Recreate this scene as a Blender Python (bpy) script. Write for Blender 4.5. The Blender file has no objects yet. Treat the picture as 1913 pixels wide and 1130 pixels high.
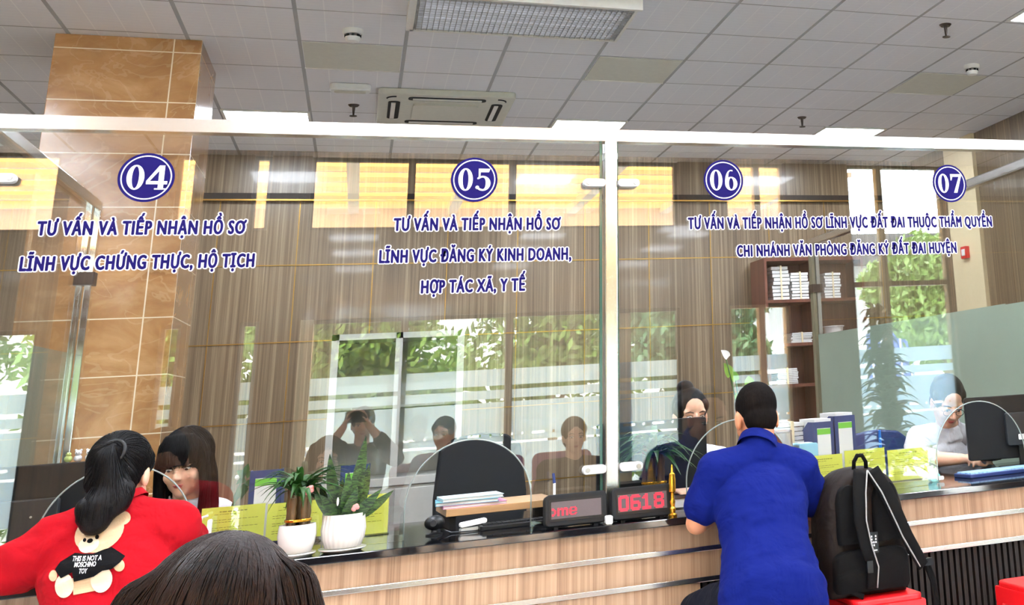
import bpy, bmesh, math, random
from mathutils import Vector, Matrix, Quaternion
from mathutils.bvhtree import BVHTree

scene = bpy.context.scene
COL = scene.collection
PI = math.pi
V = Vector
random.seed(7)

# ------------------------------------------------------------------ camera, sky, sun, exposure
F, CX, CY = 2084.17, 1555.838, 84.2957          # focal length and principal point for a 1913 x 1130 frame
YAW, PITCH, ROLL = 0.405688, 0.291628, -0.063944
EYE = 1.274
def cam_axes():
    cy, sy = math.cos(YAW), math.sin(YAW)
    cp, sp = math.cos(PITCH), math.sin(PITCH)
    cr, sr = math.cos(ROLL), math.sin(ROLL)
    fwd = V((sy*cp, cy*cp, sp)); right = V((cy, -sy, 0)); up = right.cross(fwd)
    return cr*right + sr*up, -sr*right + cr*up, fwd
RIGHT, UP, FWD = cam_axes()
cd = bpy.data.cameras.new('camera')
cam = bpy.data.objects.new('camera', cd)
COL.objects.link(cam)
cd.sensor_width = 36.0
cd.sensor_fit = 'HORIZONTAL'
cd.lens = F*36.0/1913.0
cd.shift_x = (956.5 - CX)/1913.0
cd.shift_y = (CY - 565.0)/1913.0
cd.clip_start = 0.02
cd.clip_end = 200
mw = Matrix((RIGHT, UP, -FWD)).transposed().to_4x4()
mw.translation = (0, 0, EYE)
cam.matrix_world = mw
scene.camera = cam

def ray(px, py):
    return RIGHT*((px - CX)/F) - UP*((py - CY)/F) + FWD
def at(px, py, Y):
    """where the sight line through a point of the photograph meets the plane at depth Y"""
    d = ray(px, py); d = d*(Y/d.y)
    return V((d.x, d.y, d.z + EYE))
def atz(px, py, Z):
    d = ray(px, py); d = d*((Z - EYE)/d.z)
    return V((d.x, d.y, Z))

scene.view_settings.view_transform = 'Standard'
scene.view_settings.look = 'None'
scene.view_settings.gamma = 1.0
scene.view_settings.use_curve_mapping = False
scene.view_settings.exposure = 0.12
scene.cycles.transparent_max_bounces = 24
scene.cycles.max_bounces = 8
scene.cycles.caustics_reflective = False
scene.cycles.caustics_refractive = False
scene.cycles.sample_clamp_indirect = 6.0

SKY = 36.0
world = bpy.data.worlds.new('world')
scene.world = world
world.use_nodes = True
bg = world.node_tree.nodes['Background']
bg.inputs[0].default_value = (0.82, 0.92, 1.0, 1)
bg.inputs[1].default_value = SKY

sun = bpy.data.lights.new('sun', 'SUN')
sun.energy = 50.0
sun.angle = 0.02
sun.color = (1.0, 0.97, 0.92)
so = bpy.data.objects.new('sun', sun)
COL.objects.link(so)
so.rotation_euler = V((0.2, -0.35, -0.9)).to_track_quat('-Z', 'Y').to_euler()

GY = 4.6            # the glass
CEIL = EYE + 2.15   # ceiling height
ZC = 0.822          # top of the counter
FACADE = -1.35      # window wall behind the photographer
BACK = 10.35        # panelled wall behind the staff
RW = 5.25           # right wall behind the counter
RH = 7.2            # right wall of the waiting side
LW = -4.2           # left wall

def portal(x0, x1, z0, z1):
    l = bpy.data.lights.new('daylight_portal', 'AREA')
    l.shape = 'RECTANGLE'; l.size = x1-x0; l.size_y = z1-z0
    l.cycles.is_portal = True
    o = bpy.data.objects.new('daylight_portal', l)
    COL.objects.link(o)
    o.location = ((x0+x1)/2, FACADE-0.25, (z0+z1)/2)
    o.rotation_euler = V((0, 1, 0)).to_track_quat('-Z', 'Z').to_euler()

# ------------------------------------------------------------------ materials
class NG:
    def __init__(self, name):
        self.m = bpy.data.materials.new(name)
        self.m.use_nodes = True
        self.t = self.m.node_tree
        self.t.nodes.clear()
        self.out = self.t.nodes.new('ShaderNodeOutputMaterial')
    def n(self, typ, **kw):
        nd = self.t.nodes.new(typ)
        for k, v in kw.items(): setattr(nd, k, v)
        return nd
    def put(self, sock, val):
        if isinstance(val, bpy.types.NodeSocket): self.t.links.new(val, sock)
        elif val is not None:
            if hasattr(sock.default_value, '__len__') and not hasattr(val, '__len__'): val = (val,)*len(sock.default_value)
            if hasattr(val, '__len__') and len(val) == 3 and len(sock.default_value) == 4: val = (*val, 1)
            sock.default_value = val
    def math(self, op, a, b=None, c=None):
        nd = self.n('ShaderNodeMath', operation=op)
        self.put(nd.inputs[0], a)
        if b is not None: self.put(nd.inputs[1], b)
        if c is not None: self.put(nd.inputs[2], c)
        return nd.outputs[0]
    def coord(self):
        return self.n('ShaderNodeTexCoord').outputs['Object']
    def sep(self, v):
        return self.n('ShaderNodeSeparateXYZ').outputs if v is None else self._sep(v)
    def _sep(self, v):
        nd = self.n('ShaderNodeSeparateXYZ'); self.put(nd.inputs[0], v); return nd.outputs
    def scale(self, v, s):
        nd = self.n('ShaderNodeVectorMath', operation='MULTIPLY')
        self.put(nd.inputs[0], v); self.put(nd.inputs[1], s); return nd.outputs[0]
    def noise(self, v, s=1.0, detail=4.0, rough=0.55, dist=0.0):
        nd = self.n('ShaderNodeTexNoise'); self.put(nd.inputs['Vector'], v)
        nd.inputs['Scale'].default_value = s; nd.inputs['Detail'].default_value = detail
        nd.inputs['Roughness'].default_value = rough; nd.inputs['Distortion'].default_value = dist
        return nd.outputs[0]
    def ramp(self, f, stops):
        nd = self.n('ShaderNodeValToRGB'); self.put(nd.inputs[0], f)
        e = nd.color_ramp.elements
        while len(e) < len(stops): e.new(0.5)
        for i, (p, c) in enumerate(stops): e[i].position = p; e[i].color = (*c, 1)
        return nd.outputs[0]
    def mix(self, f, a, b, blend='MIX'):
        nd = self.n('ShaderNodeMix', data_type='RGBA', blend_type=blend)
        self.put(nd.inputs[0], f); self.put(nd.inputs[6], a); self.put(nd.inputs[7], b)
        return nd.outputs[2]
    def line(self, x, period, off, width):
        """1 on a line of the given width every period"""
        a = self.math('SUBTRACT', x, off - width/2)
        a = self.math('DIVIDE', a, period)
        a = self.math('FRACT', a)
        return self.math('LESS_THAN', a, width/period)
    def bump(self, h, strength=0.3, dist=0.002):
        nd = self.n('ShaderNodeBump'); self.put(nd.inputs['Height'], h)
        nd.inputs['Strength'].default_value = strength; nd.inputs['Distance'].default_value = dist
        return nd.outputs[0]
    def bsdf(self, color, rough=0.5, metal=0.0, spec=0.5, normal=None, emis=None, estr=0.0, coat=0.0, sheen=0.0, sss=0.0):
        nd = self.n('ShaderNodeBsdfPrincipled')
        self.put(nd.inputs['Base Color'], color); self.put(nd.inputs['Roughness'], rough)
        self.put(nd.inputs['Metallic'], metal); nd.inputs['Specular IOR Level'].default_value = spec
        if normal is not None: self.put(nd.inputs['Normal'], normal)
        if emis is not None: self.put(nd.inputs['Emission Color'], emis); nd.inputs['Emission Strength'].default_value = estr
        nd.inputs['Coat Weight'].default_value = coat
        nd.inputs['Coat Roughness'].default_value = 0.05
        nd.inputs['Sheen Weight'].default_value = sheen
        if sss: nd.inputs['Subsurface Weight'].default_value = sss; nd.inputs['Subsurface Radius'].default_value = (0.01, 0.004, 0.002); nd.inputs['Subsurface Scale'].default_value = 0.5
        return nd.outputs[0]
    def done(self, sh):
        self.t.links.new(sh, self.out.inputs[0]); return self.m

def lin(r, g, b):
    f = lambda c: ((c/255+0.055)/1.055)**2.4 if c > 10 else c/255/12.92
    return (f(r), f(g), f(b))

def mat(name, rgb, rough=0.5, metal=0.0, spec=0.5, var=0.08, nscale=30.0, bump=0.0, coat=0.0, emis=0.0, sheen=0.0, sss=0.0):
    g = NG(name)
    c = lin(*rgb)
    co = g.coord()
    nz = g.noise(co, nscale)
    col = g.mix(nz, tuple(x*(1-var) for x in c), tuple(min(1, x*(1+var)) for x in c))
    nrm = g.bump(nz, bump, 0.004) if bump else None
    return g.done(g.bsdf(col, rough, metal, spec, nrm, emis=(c if emis else None), estr=emis, coat=coat, sheen=sheen, sss=sss))

def wood(name, stops, sx=28.0, sz=0.6, rough=0.35, coat=0.15, axis='z'):
    g = NG(name)
    co = g.coord()
    s = {'z': (sx, sx, sz), 'x': (sz, sx, sx), 'y': (sx, sz, sx)}[axis]
    a = g.noise(g.scale(co, s), 1.0, 5, 0.6, 0.2)
    s2 = tuple(k*4.3 for k in s)
    b = g.noise(g.scale(co, s2), 1.0, 3, 0.6)
    s3 = tuple(k*0.22 for k in s)
    d = g.noise(g.scale(co, s3), 1.0, 2, 0.5)
    f = g.math('ADD', g.math('MULTIPLY', a, 0.55), g.math('MULTIPLY', b, 0.25))
    f = g.math('ADD', f, g.math('MULTIPLY', d, 0.2))
    col = g.ramp(f, stops)
    return g.done(g.bsdf(col, rough, 0, 0.45, g.bump(b, 0.12, 0.001), coat=coat))

def fabric(name, rgb, var=0.12, rough=0.85, fold=0.5):
    g = NG(name); c = lin(*rgb); co = g.coord()
    w = g.noise(co, 9.0, 3, 0.5, 0.6)
    fine = g.noise(co, 400.0, 2)
    col = g.mix(fine, tuple(x*(1-var) for x in c), tuple(min(1, x*(1+var)) for x in c))
    n1 = g.bump(w, fold, 0.03)
    nd = g.n('ShaderNodeBump'); g.put(nd.inputs['Height'], fine); nd.inputs['Strength'].default_value = 0.15
    nd.inputs['Distance'].default_value = 0.0008; g.put(nd.inputs['Normal'], n1)
    return g.done(g.bsdf(col, rough, 0, 0.12, nd.outputs[0]))

def hair_mat(name, dark, light, rough=0.38, spec=0.09):
    g = NG(name); co = g.coord()
    n1 = g.noise(g.scale(co, (260, 260, 14)), 1.0, 3, 0.6)
    n2 = g.noise(co, 14.0, 3)
    f = g.math('ADD', g.math('MULTIPLY', n1, 0.6), g.math('MULTIPLY', n2, 0.4))
    col = g.ramp(f, [(0.35, lin(*dark)), (0.7, lin(*light))])
    return g.done(g.bsdf(col, rough, 0, spec, g.bump(n1, 0.5, 0.003)))

def glass_mat(name, r0=0.055, tint=(0.93, 0.96, 0.94)):
    g = NG(name)
    lw = g.n('ShaderNodeLayerWeight'); lw.inputs['Blend'].default_value = 0.5
    p5 = g.math('POWER', lw.outputs['Facing'], 5.0)
    f = g.math('ADD', g.math('MULTIPLY', p5, 1-r0), r0)
    tr = g.n('ShaderNodeBsdfTransparent'); g.put(tr.inputs[0], tint)
    gl = g.n('ShaderNodeBsdfGlossy'); gl.inputs['Roughness'].default_value = 0.0
    mx = g.n('ShaderNodeMixShader'); g.put(mx.inputs[0], f)
    g.t.links.new(tr.outputs[0], mx.inputs[1]); g.t.links.new(gl.outputs[0], mx.inputs[2])
    return g.done(mx.outputs[0])

def film_mat(name, rgb, trans=0.6, see=0.0, rough=0.6):
    """frosted film: part diffuse, part translucent, optionally a little see-through"""
    g = NG(name); c = lin(*rgb)
    nz = g.noise(g.coord(), 6.0, 2)
    col = g.mix(nz, tuple(x*0.95 for x in c), tuple(min(1, x*1.03) for x in c))
    df = g.n('ShaderNodeBsdfDiffuse'); g.put(df.inputs[0], col)
    tl = g.n('ShaderNodeBsdfTranslucent'); g.put(tl.inputs[0], col)
    mx = g.n('ShaderNodeMixShader'); mx.inputs[0].default_value = trans
    g.t.links.new(df.outputs[0], mx.inputs[1]); g.t.links.new(tl.outputs[0], mx.inputs[2])
    sh = mx.outputs[0]
    if see:
        tr = g.n('ShaderNodeBsdfTransparent')
        m2 = g.n('ShaderNodeMixShader'); m2.inputs[0].default_value = see
        g.t.links.new(sh, m2.inputs[1]); g.t.links.new(tr.outputs[0], m2.inputs[2]); sh = m2.outputs[0]
    return g.done(sh)

def emit_mat(name, rgb, strength, base=(0.6, 0.6, 0.6)):
    g = NG(name); c = lin(*rgb)
    nz = g.noise(g.coord(), 40.0, 1)
    col = g.mix(nz, tuple(x*0.97 for x in c), c)
    return g.done(g.bsdf(base, 0.5, emis=col, estr=strength))

def leaf_mat(name, rgb, rgb2, rough=0.4, bands=False, trans=0.25):
    g = NG(name); co = g.coord()
    if bands:
        f = g.noise(g.scale(co, (30, 30, 95)), 1.0, 4, 0.6, 1.5)
        f = g.math('MULTIPLY', g.math('SUBTRACT', f, 0.42), 4.0)
        f = g.math('MINIMUM', g.math('MAXIMUM', f, 0.0), 1.0)
    else:
        f = g.noise(co, 25.0, 3)
    col = g.mix(f, lin(*rgb), lin(*rgb2))
    b = g.bsdf(col, rough, 0, 0.4)
    tl = g.n('ShaderNodeBsdfTranslucent'); g.put(tl.inputs[0], col)
    mx = g.n('ShaderNodeMixShader'); mx.inputs[0].default_value = trans
    g.t.links.new(b, mx.inputs[1]); g.t.links.new(tl.outputs[0], mx.inputs[2])
    return g.done(mx.outputs[0])

def tile_ceiling_mat():
    g = NG('ceiling_tile'); co = g.coord(); s = g._sep(co)
    x, y = s[0], s[1]
    bx = g.line(x, 0.595, 0.165, 0.022); by = g.line(y, 0.6, 7.7, 0.012)
    bar = g.math('MAXIMUM', bx, by)
    lx = g.line(x, 0.595/4, 0.165, 0.006); ly = g.line(y, 0.05, 7.7, 0.006)
    soft = g.math('MAXIMUM', g.math('MULTIPLY', lx, 0.9), g.math('MULTIPLY', ly, 0.35))
    nz = g.noise(g.scale(co, (30, 120, 1)), 1.0, 3)
    base = g.mix(nz, (0.80, 0.80, 0.83), (0.86, 0.86, 0.89))
    c = g.mix(soft, base, (0.93, 0.93, 0.94))
    c = g.mix(bar, c, (0.36, 0.35, 0.34))
    return g.done(g.bsdf(c, 0.9, 0, 0.1, g.bump(bar, 0.6, 0.004)))

def marble_mat():
    """glossy beige tile 60 x 30 cm with pale grout, on the pillar"""
    g = NG('beige_marble_tile'); co = g.coord(); s = g._sep(co)
    gx = g.line(s[0], 0.6, -1.094, 0.007); gz = g.line(s[2], 0.302, 3.04, 0.006); gy = g.line(s[1], 0.6, 7.8, 0.006)
    gr = g.math('MAXIMUM', g.math('MAXIMUM', gx, gz), gy)
    n1 = g.noise(g.scale(co, (2.2, 2.2, 4.5)), 1.0, 6, 0.6, 1.2)
    n2 = g.noise(g.scale(co, (2.6, 2.6, 3.4)), 1.0, 3, 0.55, 1.6)
    c = g.ramp(n1, [(0.3, lin(138, 96, 54)), (0.5, lin(164, 118, 72)), (0.68, lin(188, 144, 96))])
    vein = g.math('LESS_THAN', g.math('ABSOLUTE', g.math('SUBTRACT', n2, 0.5)), 0.014)
    c = g.mix(g.math('MULTIPLY', vein, 0.16), c, lin(226, 192, 148))
    c = g.mix(gr, c, lin(232, 216, 186))
    return g.done(g.bsdf(c, 0.16, 0, 0.5, g.bump(gr, 0.4, 0.001)))

# ------------------------------------------------------------------ mesh helpers
class MB:
    """collects shapes; build() links them as ONE mesh object"""
    def __init__(self): self.v = []; self.f = []
    def add(self, vs, fs):
        b = len(self.v)
        self.v += [V(p) for p in vs]
        self.f += [tuple(i+b for i in f) for f in fs]
        return self
    def box(self, a, b, M=None):
        (x0, y0, z0), (x1, y1, z1) = a, b
        vs = [V(p) for p in ((x0,y0,z0),(x1,y0,z0),(x1,y1,z0),(x0,y1,z0),(x0,y0,z1),(x1,y0,z1),(x1,y1,z1),(x0,y1,z1))]
        if M is not None: vs = [M @ p for p in vs]
        return self.add(vs, [(3,2,1,0),(4,5,6,7),(0,1,5,4),(1,2,6,5),(2,3,7,6),(3,0,4,7)])
    def rbox(self, a, b, r, seg=3, M=None, axis='y'):
        """box with its four edges along one axis rounded"""
        ax = 'xyz'.index(axis); i, j = [k for k in range(3) if k != ax]
        pts = []
        for cx, cy, a0 in ((b[i]-r, b[j]-r, 0), (a[i]+r, b[j]-r, PI/2), (a[i]+r, a[j]+r, PI), (b[i]-r, a[j]+r, 1.5*PI)):
            for k in range(seg+1):
                t = a0 + PI/2*k/seg
                pts.append((cx + r*math.cos(t), cy + r*math.sin(t)))
        def mk(p, h):
            q = [0, 0, 0]; q[i], q[j], q[ax] = p[0], p[1], h; q = V(q)
            return M @ q if M is not None else q
        n = len(pts)
        vs = [mk(p, a[ax]) for p in pts] + [mk(p, b[ax]) for p in pts]
        fs = [tuple(range(n)), tuple(range(2*n-1, n-1, -1))] + [(k, n+k, n+(k+1) % n, (k+1) % n) for k in range(n)]
        return self.add(vs, fs)
    def cone(self, p0, p1, r0, r1, seg=16, caps=True):
        p0, p1 = V(p0), V(p1); d = (p1-p0).normalized()
        u = d.orthogonal().normalized(); w = d.cross(u)
        c = [(math.cos(2*PI*k/seg), math.sin(2*PI*k/seg)) for k in range(seg)]
        vs = [p0+(u*a+w*b)*r0 for a, b in c]+[p1+(u*a+w*b)*r1 for a, b in c]
        fs = [(k, (k+1) % seg, seg+(k+1) % seg, seg+k) for k in range(seg)]
        if caps: fs += [tuple(range(seg-1, -1, -1)), tuple(range(seg, 2*seg))]
        return self.add(vs, fs)
    def ell(self, c, r, M=None, nu=20, nv=12):
        """ellipsoid; M rotates it about its centre"""
        c = V(c); vs = []; fs = []
        if not hasattr(r, '__len__'): r = (r, r, r)
        def P(t, p):
            q = V((r[0]*math.sin(t)*math.cos(p), r[1]*math.sin(t)*math.sin(p), r[2]*math.cos(t)))
            if M is not None: q = M @ q
            return c+q
        vs.append(P(0, 0))
        for i in range(1, nv):
            for j in range(nu): vs.append(P(PI*i/nv, 2*PI*j/nu))
        vs.append(P(PI, 0)); e = len(vs)-1
        for j in range(nu):
            fs.append((0, 1+j, 1+(j+1) % nu))
            fs.append((e, 1+(nv-2)*nu+(j+1) % nu, 1+(nv-2)*nu+j))
        for i in range(nv-2):
            for j in range(nu):
                a = 1+i*nu+j; b = 1+i*nu+(j+1) % nu
                fs.append((a, a+nu, b+nu, b))
        return self.add(vs, fs)
    def rc(self, p0, p1, r0, r1, seg=14):
        """round cone: tapered limb with ball ends"""
        self.cone(p0, p1, r0, r1, seg); self.ell(p0, r0, None, 12, 8); self.ell(p1, r1, None, 12, 8)
        return self
    def chain(self, pts, rads):
        for a, b, ra, rb in zip(pts, pts[1:], rads, rads[1:]): self.rc(a, b, ra, rb)
        return self
    def tube(self, pts, r, seg=8, closed=False, caps=True, flat=None):
        pts = [V(p) for p in pts]; n = len(pts)
        rs = r if hasattr(r, '__len__') else [r]*n
        vs = []; fs = []; u = None
        for i in range(n):
            if closed: d = pts[(i+1) % n]-pts[i-1]
            else: d = pts[min(i+1, n-1)]-pts[max(i-1, 0)]
            d.normalize()
            if u is None: u = d.orthogonal().normalized() if flat is None else (V(flat)-d*d.dot(V(flat))).normalized()
            else:
                u = u-d*u.dot(d); u.normalize()
            w = d.cross(u)
            for k in range(seg):
                a = 2*PI*k/seg
                vs.append(pts[i]+(u*math.cos(a)*(1 if flat is None else 0.25)+w*math.sin(a))*rs[i])
        m = n if closed else n-1
        for i in range(m):
            for k in range(seg):
                a = i*seg+k; b = i*seg+(k+1) % seg; c = ((i+1) % n)*seg+(k+1) % seg; d = ((i+1) % n)*seg+k
                fs.append((a, b, c, d))
        if not closed and caps: fs += [tuple(range(seg-1, -1, -1)), tuple(range((n-1)*seg, n*seg))]
        return self.add(vs, fs)
    def lathe(self, c, prof, seg=32, M=None, wob=None):
        c = V(c); vs = []; fs = []; n = len(prof)
        for (r, z) in prof:
            for k in range(seg):
                a = 2*PI*k/seg; rr = r*(1 if wob is None else wob(k, z))
                q = V((rr*math.cos(a), rr*math.sin(a), z))
                vs.append(c+(M @ q if M is not None else q))
        for i in range(n-1):
            for k in range(seg):
                fs.append((i*seg+k, i*seg+(k+1) % seg, (i+1)*seg+(k+1) % seg, (i+1)*seg+k))
        fs += [tuple(range(seg-1, -1, -1)), tuple(range((n-1)*seg, n*seg))]
        return self.add(vs, fs)
    def prism(self, poly, d, M=None):
        """poly: 2-D points (x, z); extruded from y=0 to y=d, then M"""
        n = len(poly)
        vs = [V((x, 0, z)) for x, z in poly]+[V((x, d, z)) for x, z in poly]
        if M is not None: vs = [M @ p for p in vs]
        return self.add(vs, [tuple(range(n)), tuple(range(2*n-1, n-1, -1))]+[(k, n+k, n+(k+1) % n, (k+1) % n) for k in range(n)])
    def strip(self, A, B, d=0.0, M=None, closed=False):
        """ribbon between two 2-D outlines of equal length, thickened by d"""
        n = len(A)
        vs = [V((x, 0, z)) for x, z in A]+[V((x, 0, z)) for x, z in B]
        if d: vs += [p+V((0, d, 0)) for p in vs]
        if M is not None: vs = [M @ p for p in vs]
        fs = []
        for i in range(n if closed else n-1):
            j = (i+1) % n
            fs.append((i, j, n+j, n+i))
            if d: fs += [(2*n+i, 3*n+i, 3*n+j, 2*n+j), (i, 2*n+i, 2*n+j, j), (n+i, n+j, 3*n+j, 3*n+i)]
        return self.add(vs, fs)
    def loft(self, rings, cap=True):
        n = len(rings[0]); vs = [p for r in rings for p in r]; fs = []
        for i in range(len(rings)-1):
            for k in range(n):
                fs.append((i*n+k, i*n+(k+1) % n, (i+1)*n+(k+1) % n, (i+1)*n+k))
        if cap: fs += [tuple(range(n-1, -1, -1)), tuple(range((len(rings)-1)*n, len(rings)*n))]
        return self.add(vs, fs)
    def sheet(self, rows):
        n = len(rows[0]); vs = [p for r in rows for p in r]
        return self.add(vs, [(i*n+k, i*n+k+1, (i+1)*n+k+1, (i+1)*n+k) for i in range(len(rows)-1) for k in range(n-1)])
    def mesh(self, name):
        me = bpy.data.meshes.new(name)
        me.from_pydata([tuple(p) for p in self.v], [], self.f)
        bm = bmesh.new(); bm.from_mesh(me)
        bmesh.ops.recalc_face_normals(bm, faces=bm.faces)
        bm.to_mesh(me); bm.free()
        return me
    def build(self, name, m, parent=None, smooth=False, bevel=0.0):
        me = self.mesh(name)
        return link(name, me, m, parent, smooth, bevel)

def link(name, me, m, parent=None, smooth=False, bevel=0.0):
    o = bpy.data.objects.new(name, me); COL.objects.link(o)
    me.materials.clear(); me.materials.append(m)
    if parent is not None:
        o.parent = parent
        # every mesh is written in world coordinates: cancel the parent's own placement
        o.matrix_parent_inverse = world_of(parent).inverted()
    if smooth:
        for p in me.polygons: p.use_smooth = True
        if smooth is not True:
            me.set_sharp_from_angle(angle=smooth)
    if bevel:
        b = o.modifiers.new('bevel', 'BEVEL'); b.width = bevel; b.segments = 2; b.limit_method = 'ANGLE'
    return o

def world_of(o):
    if o.parent is None: return o.matrix_basis.copy()
    return world_of(o.parent) @ o.matrix_parent_inverse @ o.matrix_basis

def tag(o, label, cat, group=None, kind=None):
    o['label'] = label; o['category'] = cat
    if group: o['group'] = group
    if kind: o['kind'] = kind
    return o
def thing(name, loc, label, cat, group=None):
    o = bpy.data.objects.new(name, None); COL.objects.link(o)
    o.location = loc; o.empty_display_size = 0.05
    return tag(o, label, cat, group)
def structure(o):
    o['kind'] = 'structure'; return o
def kids(o): return [c for c in bpy.data.objects if c.parent == o]
def copy_tree(o, parent=None):
    c = o.copy(); COL.objects.link(c)
    if parent is not None:
        c.parent = parent; c.matrix_parent_inverse = o.matrix_parent_inverse.copy()
    for ch in kids(o): copy_tree(ch, c)
    return c

def organic(mb, voxel=0.007, smooth=6, name='body'):
    """one continuous surface from overlapping limbs"""
    me = mb.mesh('tmp'); o = bpy.data.objects.new('tmp', me); COL.objects.link(o)
    r = o.modifiers.new('r', 'REMESH'); r.mode = 'VOXEL'; r.voxel_size = voxel; r.use_smooth_shade = True
    if smooth:
        s = o.modifiers.new('s', 'SMOOTH'); s.factor = 0.5; s.iterations = smooth
    dg = bpy.context.evaluated_depsgraph_get()
    out = bpy.data.meshes.new_from_object(o.evaluated_get(dg))
    out.name = name
    bpy.data.objects.remove(o); bpy.data.meshes.remove(me)
    for p in out.polygons: p.use_smooth = True
    return out

def text_mesh(txt, bold=0.0, ext=0.0, space=1.0):
    cu = bpy.data.curves.new('t', 'FONT'); cu.body = txt; cu.size = 1.0
    cu.offset = bold; cu.extrude = ext; cu.space_character = space; cu.resolution_u = 3
    o = bpy.data.objects.new('t', cu); COL.objects.link(o)
    dg = bpy.context.evaluated_depsgraph_get()
    me = bpy.data.meshes.new_from_object(o.evaluated_get(dg))
    bpy.data.objects.remove(o); bpy.data.curves.remove(cu)
    return me
def bounds(me):
    xs = [v.co.x for v in me.vertices]; ys = [v.co.y for v in me.vertices]
    return min(xs), max(xs), min(ys), max(ys)

from mathutils import noise as mnoise
def wrinkle(me, amp=0.006, freq=7.0, stretch=(1, 1, 2.2), seed=0):
    """folds pressed into a cloth mesh along its normals"""
    off = V((seed*3.1, seed*1.7, seed*5.3))
    nr = [v.normal.copy() for v in me.vertices]
    for v, n in zip(me.vertices, nr):
        p = V((v.co.x*stretch[0], v.co.y*stretch[1], v.co.z*stretch[2]))*freq+off
        a = mnoise.noise(p); b = mnoise.noise(p*2.3+V((7, 3, 1)))
        f = (1-abs(a)*2.4)*0.6+(1-abs(b)*2.4)*0.25
        v.co += n*amp*f
    me.update()
    return me

# ------------------------------------------------------------------ shared materials
M = {}
M['ceiling'] = tile_ceiling_mat()
M['marble'] = marble_mat()
M['wall_wood'] = wood('wall_walnut_laminate', [(0.3, lin(58, 46, 34)), (0.44, lin(96, 80, 60)), (0.52, lin(112, 95, 73)), (0.6, lin(140, 122, 97)), (0.7, lin(172, 154, 128))], 48, 0.4, 0.3, 0.2)
M['counter_wood'] = wood('counter_oak_laminate', [(0.3, lin(96, 70, 50)), (0.43, lin(146, 116, 90)), (0.53, lin(168, 138, 110)), (0.7, lin(192, 164, 136))], 44, 0.4, 0.35, 0.1)
M['desk_wood'] = wood('light_beech', [(0.3, lin(150, 112, 74)), (0.6, lin(186, 148, 104))], 30, 1.0, 0.4, 0.1, 'x')
M['red_wood'] = wood('reddish_brown_veneer', [(0.3, lin(58, 28, 20)), (0.5, lin(96, 52, 38)), (0.7, lin(120, 70, 52))], 24, 0.6, 0.35, 0.2)
M['dark_flute'] = mat('dark_brown_fluted_panel', (28, 21, 18), 0.55, 0, 0.25)
M['gold'] = mat('brushed_gold_strip', (164, 128, 64), 0.3, 1.0)
M['granite'] = mat('polished_black_granite', (16, 16, 19), 0.07, 0, 0.5, 0.5, 300)
M['steel'] = mat('polished_stainless_steel', (240, 239, 236), 0.2, 1.0, var=0.03)
M['steel_mirror'] = mat('mirror_polished_steel', (236, 238, 240), 0.07, 1.0, var=0.02)
M['alu'] = mat('brushed_aluminium', (190, 190, 188), 0.35, 1.0, var=0.04)
M['alu_dark'] = mat('shade_olive_aluminium', (122, 118, 96), 0.4, 0.3)  # olive tone puts the shade on the right end post into its colour
M['alu_grey'] = mat('grey_painted_aluminium', (168, 167, 160), 0.45)
M['glass'] = glass_mat('clear_counter_glass', 0.11, (0.985, 0.99, 0.986))
M['clear'] = glass_mat('clear_window_glass', 0.03, (0.97, 0.98, 0.97))
M['glass_edge'] = mat('green_glass_edge', (58, 92, 80), 0.15)
M['polished_edge'] = mat('polished_glass_edge', (150, 160, 156), 0.2)
M['film'] = film_mat('frosted_window_film', (206, 232, 255), 0.92)
M['film_grey'] = film_mat('grey_green_frosted_film', (176, 190, 174), 0.4, 0.10)
M['white_paint'] = mat('white_paint', (232, 230, 224), 0.5)
M['white_plastic'] = mat('white_plastic', (236, 236, 234), 0.35)
M['cream'] = mat('cream_paint', (226, 208, 170), 0.5)
M['cream_panel'] = mat('cream_access_panel', (205, 203, 190), 0.7)
M['black'] = mat('black_plastic', (14, 14, 16), 0.4, 0, 0.3)
M['black_matte'] = mat('matt_black_plastic', (20, 21, 23), 0.65, 0, 0.25)
M['grey_plastic'] = mat('dark_grey_plastic', (40, 42, 45), 0.5, 0, 0.3)
M['dark_metal'] = mat('dark_bronze_metal', (70, 60, 54), 0.4, 0.8)
M['floor'] = mat('pale_polished_tile_floor', (216, 217, 220), 0.25, var=0.06, nscale=3)
M['plain_wall'] = mat('plain_beige_wall', (176, 160, 134), 0.7)
M['facade'] = wood('facade_walnut_laminate', [(0.3, lin(74, 56, 40)), (0.6, lin(112, 88, 62))], 26, 0.35, 0.4, 0.1)
M['lamp'] = emit_mat('lit_light_panel', (236, 244, 255), 66.0)
M['tube'] = emit_mat('dim_fluorescent_tube', (235, 238, 255), 4.0)
M['red_plastic'] = mat('red_plastic', (214, 22, 28), 0.35)
M['blue_plastic'] = mat('navy_blue_plastic', (26, 44, 96), 0.45)

# ------------------------------------------------------------------ the room
structure(MB().box((LW-0.1, FACADE-0.1, -0.1), (RH+0.1, BACK+0.1, 0)).build('floor', M['floor']))
structure(MB().box((LW-0.1, FACADE-0.1, CEIL), (RH+0.1, BACK+0.1, CEIL+0.1)).build('ceiling', M['ceiling']))
structure(MB().box((LW-0.1, BACK, 0), (RW+0.1, BACK+0.1, CEIL)).build('wall_back', M['wall_wood']))
structure(MB().box((LW-0.1, FACADE, 0), (LW, BACK, CEIL)).build('wall_left', M['plain_wall']))
structure(MB().box((RW, 4.65, 0), (RW+0.1, BACK, CEIL)).build('wall_right', M['wall_wood']))
structure(MB().box((RW, 4.55, 0), (RH+0.1, 4.65, CEIL)).build('wall_corner', M['wall_wood']))
structure(MB().box((RH, FACADE, 0), (RH+0.1, 4.55, CEIL)).build('wall_hall_right', M['plain_wall']))
structure(MB().box((LW, BACK-0.02, 0), (RW, BACK, 0.1)).build('baseboard_back', M['dark_flute']))
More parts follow.
